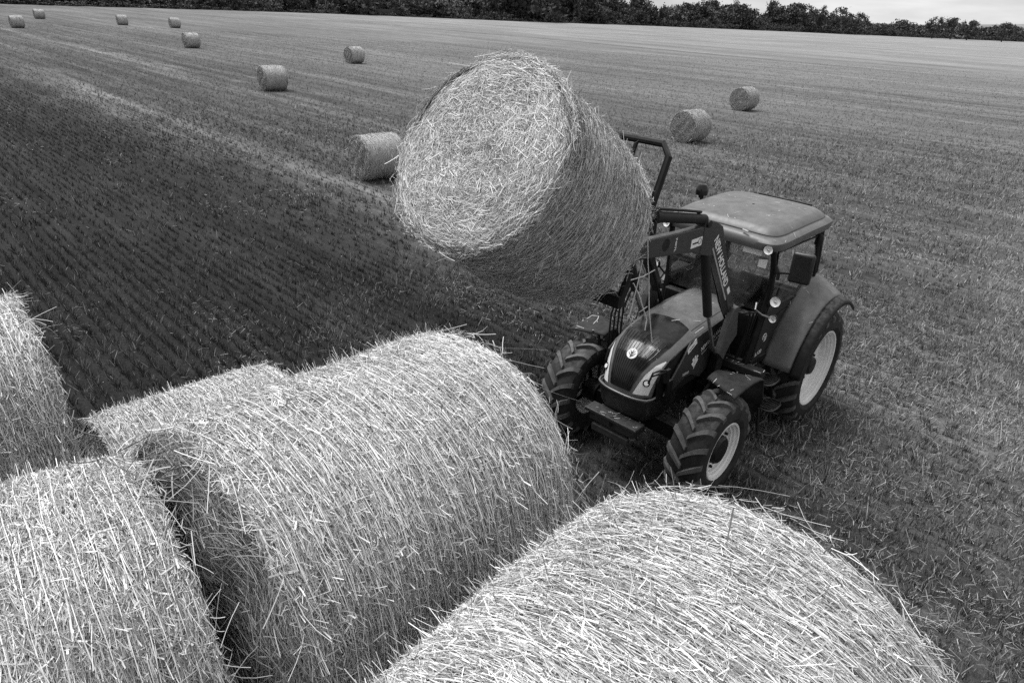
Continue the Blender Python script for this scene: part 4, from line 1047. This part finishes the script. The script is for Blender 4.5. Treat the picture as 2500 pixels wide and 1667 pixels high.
# stalks of straw caught on the loader and the right mudguard
def loc_w(p): return T.matrix_world @ Vector(p)
SK = 'single straw stalks caught on the tractor'
for pts_, lab in (([(3.62, .54, 3.06), (3.60, .56, 2.86), (3.57, .57, 2.74), (3.50, .58, 2.40), (3.36, .58, 2.02)], 'long bent straw stalk hanging from the front end of the loader boom'),
                  ([(3.66, .54, 2.90), (3.72, .56, 2.70), (3.80, .57, 2.40)], 'straw stalk hanging under the lifted bale, crossing two others by the boom'),
                  ([(3.86, .52, 2.74), (3.60, .53, 2.73), (3.42, .53, 2.75)], 'level straw stalk lying across below the loader boom'),
                  ([(3.74, .53, 2.70), (3.66, .55, 2.58), (3.50, .57, 2.30), (3.52, .58, 2.2)], 'kinked straw stalk hanging beside the boom tip'),
                  ([(2.26, -.90, 1.366), (2.12, -.94, 1.372), (2.02, -1.0, 1.366), (2.05, -1.08, 1.36), (2.18, -1.06, 1.36)], 'curled straw stalk lying on the right front mudguard'),
                  ([(2.10, .06, 1.70), (2.02, .12, 1.71)], 'short straw stalk lying on the bonnet at the top of the grille')):
    sm = MB().tube([loc_w(p) for p in pts_], .0045, 5)
    tag(sm.build('straw_stalk', M_stalk), lab, 'straw', SK)

# ------------------------------------------------------------------ far hedge, wood, skyline trees and land beyond
def crown_cloud(r, nclump, nleaf, size, leaf, shape):
    """leaf clusters spread through a crown; returns verts, faces, tone"""
    V = []; TN = []
    for c in range(nclump):
        while True:
            p = r.uniform(-1, 1, 3)
            if np.dot(p, p) < 1 and np.dot(p, p) > .12: break
        p = p * size
        if shape == 'pine': p[2] = abs(p[2]) * .9; p[:2] *= (1.05 - p[2] / (size[2] * 1.05))
        if shape == 'dome': p[2] = p[2] if p[2] > -.3 * size[2] else -.3 * size[2] * r.rand()
        cs = (.16 + .14 * r.rand()) * np.array(size).mean()
        k = nleaf
        q = p + r.randn(k, 3) * cs * np.array([1, 1, .7]) * .6
        a = r.randn(k, 3); a /= np.linalg.norm(a, axis=1, keepdims=True); b = np.cross(a, r.randn(k, 3)); b /= np.linalg.norm(b, axis=1, keepdims=True)
        l = leaf * (.6 + .8 * r.rand(k))[:, None]
        V.append(np.stack([q - a * l, q - b * l * .6, q + a * l, q + b * l * .6], 1))
        t = .35 + .45 * r.rand(); TN.append(np.full(k * 4, 0) + np.repeat(np.clip(t + r.randn(k) * .15, 0, 1), 4))
    V = np.concatenate(V).reshape(-1, 3); return V, np.arange(len(V)).reshape(-1, 4), np.concatenate(TN)
rt_ = np.random.RandomState(5)
PROTO = {}
for nm, shp, size, ncl, nlf, leaf, tr in (('broad', 'dome', (3.6, 3.6, 3.4), 46, 44, .30, 3.0), ('tall', 'ball', (2.4, 2.4, 4.6), 44, 44, .29, 4.0), ('pine', 'pine', (2.6, 2.6, 7.0), 50, 38, .29, 3.0), ('flat', 'dome', (4.4, 4.4, 2.4), 44, 44, .30, 5.0), ('bush', 'dome', (2.6, 2.6, 1.9), 30, 34, .27, .4)):
    PROTO[nm] = []
    for k in range(3):
        V, F, TN = crown_cloud(rt_, ncl, nlf, np.array(size), leaf, shp)
        V[:, 2] += tr + size[2] * (.3 if shp == 'dome' else (.0 if shp == 'pine' else .85))
        PROTO[nm].append((V, F, TN, tr, size))
def edge_y(x):
    return float(np.interp(x, [p[0] for p in EDGE], [p[1] for p in EDGE]))
def stuff_mesh(name, items, label, cat):
    V, F, TN, off = [], [], [], 0
    for (nm, x, y, s, sz, ton) in items:
        v, f, t, tr, size = PROTO[nm][rt_.randint(3)]
        a = rt_.rand() * 6.283; c, s_ = math.cos(a), math.sin(a)
        w_ = np.stack([(v[:, 0] * c - v[:, 1] * s_) * s + x, (v[:, 0] * s_ + v[:, 1] * c) * s + y, (v[:, 2] - tr * .85) * s * sz], -1)
        V.append(w_); F.append(f + off); TN.append(np.clip(t * ton, 0, 1)); off += len(w_)
    tag(link(name, np_mesh(name, np.concatenate(V), np.concatenate(F), np.concatenate(TN)), M_leaf), label, cat, kind='stuff')
# hedge along the field edge
items = []
pts = [np.array(p, float) for p in EDGE]
for p, q in zip(pts, pts[1:]):
    L = np.linalg.norm(q - p); nrm_ = np.array([-(q - p)[1], (q - p)[0]]) / L
    if nrm_[1] < 0: nrm_ = -nrm_
    step = 3.2 if p[0] < 300 else 5
    for i in range(int(L / step)):
        c = p + (q - p) * (i + rt_.rand()) * step / L + nrm_ * (1.2 + rt_.rand() * 2.5)
        k_ = .55 if c[0] < 60 else 1.0; items.append(('bush', c[0], c[1], (.75 + .5 * rt_.rand()) * (.5 + .5 * k_), (.85 + .3 * rt_.rand()) * k_, .6 + .5 * rt_.rand()))
stuff_mesh('field_hedge', items, 'long dark bushy hedge along the far edge of the field', 'hedge')
# the wood behind it: the skyline height follows the photograph's tree tops
TOPS = [(-400, -110), (0, -100), (1250, -75), (1560, -22), (1720, -6), (1880, 12), (1930, 28), (2000, 34), (2100, 44), (2300, 54), (2500, 62), (2900, 74)]
GAPS = [(868, 912, 268)]       # clearing in front of the farm building
def px_of(x, y, z):
    d = np.array([x, y, z - CAM_H]); zz = d @ fw
    return 1250 + CAM_F * (d @ rt) / zz, 833.5 - CAM_F * (d @ up) / zz
items = []
for p, q in zip(pts, pts[1:]):
    L = np.linalg.norm(q - p); nrm_ = np.array([-(q - p)[1], (q - p)[0]]) / L
    if nrm_[1] < 0: nrm_ = -nrm_
    for i in range(int(L / 1.25)):
        c = p + (q - p) * rt_.rand() + nrm_ * (5 + rt_.rand() ** 1.3 * 60)
        if c[1] < 20: continue
        px, py = px_of(c[0], c[1], 0)
        if px < -250 or px > 2750: continue
        D = math.hypot(*c); top = np.interp(px, *zip(*TOPS))
        dep = rt_.rand()
        zmax = at_dist(px, top, D)[2]
        H_ = min(zmax, 21) * (.34 + .66 * dep ** 2.2)
        if any(a_ - 4 < px < b_ + 4 and D < d_ for a_, b_, d_ in GAPS): H_ = min(H_, 1.6)
        kind = ('broad', 'tall', 'broad', 'pine', 'flat')[rt_.randint(5)] if px < 1950 else ('bush', 'broad', 'bush', 'flat')[rt_.randint(4)]
        if H_ < 2: kind = 'bush'
        h0 = {'broad': 5.2, 'tall': 9.4, 'pine': 7.6, 'flat': 4.2, 'bush': 2.9}[kind]
        sc_ = H_ / h0
        if kind == 'bush': items.append((kind, c[0], c[1], max(sc_, .5), min(1, sc_ / max(sc_, .5)), .7 + .6 * rt_.rand()))
        else: items.append((kind, c[0], c[1], sc_, 1.0, .35 + 1.5 * rt_.rand() ** 2))
fl_v = []
for (x_, y_) in EDGE:
    fl_v.append((x_, y_ + 1.5))
nE = len(EDGE)
VV = [(x_, y_, .03) for x_, y_ in fl_v] + [(x_ - 60 if x_ < 0 else x_ + 60, y_ + 240, .03) for x_, y_ in fl_v]
FF = [(i, i + 1, nE + i + 1, nE + i) for i in range(nE - 1)]
tag(link('woodland_ground', np_mesh('woodland_ground', np.array(VV), np.array(FF)), paint('woodland_floor', .035, 1, 0, 0, .5, .2)), kind='structure')
# understorey scrub so the wood is closed down to the ground
for p, q in zip(pts, pts[1:]):
    L = np.linalg.norm(q - p); nrm_ = np.array([-(q - p)[1], (q - p)[0]]) / L
    if nrm_[1] < 0: nrm_ = -nrm_
    for i in range(int(L / 1.6)):
        c = p + (q - p) * rt_.rand() + nrm_ * (4 + rt_.rand() * 14)
        if c[1] < 20: continue
        px, py = px_of(c[0], c[1], 0)
        if px < -250 or px > 2750: continue
        h_ = 1.6 if any(a_ - 4 < px < b_ + 70 for a_, b_, d_ in GAPS[:1]) else 2.2 + 3.0 * rt_.rand()
        items.append(('bush', c[0], c[1], .8 + .6 * rt_.rand(), h_ / 3.0, .55 + .9 * rt_.rand() ** 2))
stuff_mesh('wood', items, 'dark mixed wood beyond the hedge, a solid band of crowns', 'wood')

def tree(nm, px, base_py, D, top_py, label, group=None, kname='tree', k=0):
    x, y, _ = at_dist(px, base_py, D)
    ztop = at_dist(px, top_py, D)[2]
    v, f, t, tr, size = PROTO[nm][k % 3]
    hh = v[:, 2].max(); s = max(.4, ztop / hh)
    root = empty(kname, (x, y, 0)); root.scale = (s, s, s); root.rotation_euler.z = rt_.rand() * 6.28
    tag(root, label, 'tree', group)
    key = (nm, k % 3)
    if key not in CM:
        cm = np_mesh('crown', v, f, t); cm.materials.append(M_leaf)
        m = MB(); hz_ = tr + size[2] * .5
        m.tube([(0, 0, -.3), (.05, .02, tr * .6), (.0, .08, tr), (.1, 0, hz_)], [.28, .22, .17, .06], 8)
        for b in range(4):
            a = b * 1.6 + .3; m.tube([(0, .06, tr * .9), (size[0] * .3 * math.cos(a), size[1] * .3 * math.sin(a), tr + size[2] * .25), (size[0] * .55 * math.cos(a), size[1] * .55 * math.sin(a), tr + size[2] * .5)], [.12, .08, .03], 6)
        me = bpy.data.meshes.new('trunk'); me.from_pydata(m.v, [], m.f); me.materials.append(M_bark)
        CM[key] = (cm, me)
    cm, me = CM[key]
    for n2, d in (('crown', cm), ('trunk', me)):
        o = bpy.data.objects.new(n2, d); COL.objects.link(o); o.parent = root
CM = {}
TR = [('broad', 2047, 62, 470, 15, 'big round dark tree standing alone on the skyline', 'round_tree', 0),
      ('tall', 2003, 60, 468, 11, 'ragged tree just left of the big round skyline tree', 'tree', 1),
      ('flat', 1960, 58, 466, 8, 'twin topped tree on the skyline left of the ragged one', 'tree', 2),
      ('tall', 1935, 58, 466, 4, 'slim tree rising over the wood edge at the skyline', 'tree', 0),
      ('broad', 1905, 55, 464, 9, 'leafy tree with bushy top where the wood starts to drop', 'tree', 1),
      ('broad', 2092, 66, 480, 29, 'small tufted tree just right of the big round skyline tree', 'tree', 2),
      ('broad', 2280, 75, 520, 39, 'small round tree poking above the low scrub on the right', 'tree', 0),
      ('flat', 2325, 78, 530, 42, 'low spreading tree on the right skyline', 'tree', 1),
      ('broad', 2365, 80, 540, 47, 'tiny tree on the skyline right of the spreading one', 'tree', 1),
      ('broad', 2450, 86, 560, 53, 'last bushy tree before the right edge of the picture', 'tree', 2),
      ('pine', 1880, 55, 470, -2, 'tall pointed tree nearest the open sky', 'pine_tree', 0),
      ('pine', 1790, 50, 462, -6, 'pointed tree with sky gaps left of a shallow dip in the wood', 'pine_tree', 1),
      ('pine', 1735, 50, 462, -4, 'pointed tree in the wood where the sky first shows', 'pine_tree', 2)]
for nm, px, b, D, tp, lab, kn, k in TR: tree(nm, px, b, D, tp, lab, None, kn, k)

# pale farm buildings glimpsed in the wood
M_wall = paint('rendered_wall', .075, .8, .2, 0, .15, 1); M_tile = paint('roof_slate', .045, .7, .3, 0, .2, 1, dust=0)
def house(px, py, D, w_, d_, h_, rh, yaw, name, label, cat):
    x, y, z = at_dist(px, py, D)
    root = empty(name, (x, y, 0)); root.rotation_euler.z = R(yaw); tag(root, label, cat)
    MB().box((0, 0, h_ / 2), (w_, d_, h_)).build('wall', M_wall, root, smooth=False)
    m = MB(); o_ = .3
    m.add([(-w_ / 2 - o_, -d_ / 2 - o_, h_ - .1), (w_ / 2 + o_, -d_ / 2 - o_, h_ - .1), (w_ / 2 + o_, 0, h_ + rh), (-w_ / 2 - o_, 0, h_ + rh), (-w_ / 2 - o_, d_ / 2 + o_, h_ - .1), (w_ / 2 + o_, d_ / 2 + o_, h_ - .1)], [(0, 1, 2, 3), (3, 2, 5, 4), (0, 3, 4), (1, 5, 2)])
    rf = m.build('roof', M_tile, root, smooth=False, solid=.15)
    MB().box((w_ * .3, 0, h_ + rh), (.8, .7, 1.3)).build('chimney', M_wall, rf, smooth=False)
    for k in (-.3, 0, .3): MB().box((w_ * k, -d_ / 2 - .02, h_ * .55), (w_ * .1, .06, h_ * .3)).build('window', M_black, root, smooth=False)
house(889, 14, 272, 5.6, 4.5, 3.2, 1.6, 8, 'farm_building', 'pale low farm building showing through the dark wood, top centre left', 'building')
x0, y0, z0 = at_dist(876, 20, 266); x1, y1, z1 = at_dist(976, 21, 270)
m = MB(); m.bar((x0, y0, z0 / 2), (x1, y1, z0 / 2), .4, z0); tag(m.build('garden_wall', M_wall, None, smooth=False), 'long pale wall below the farm building at the wood edge', 'wall')

# distant land on the right
hv = []; rows = 6
xs_ = np.linspace(-2500, 4500, 60)
def ridge(name, D, hfun, mat, depth):
    v = []
    for x in xs_:
        h = hfun(x)
        for k, (dy, hk) in enumerate(((0, -2), (depth * .35, .55), (depth * .7, .92), (depth, 1.0), (depth * 1.6, .7))):
            v.append((x, D + dy, h * hk if k else -2))
    n_ = 5; f = [(i * n_ + j, (i + 1) * n_ + j, (i + 1) * n_ + j + 1, i * n_ + j + 1) for i in range(len(xs_) - 1) for j in range(n_ - 1)]
    tag(link(name, np_mesh(name, np.array(v), np.array(f), smooth=True), mat), kind='structure')
M_hill = paint('distant_fields', .22, 1, 0, 0, .35, .006)
ridge('hills', 1900, lambda x: 14 + 40 * float(smooth(1250, 2000, x)) + 3 * math.sin(x / 170), M_hill, 700)
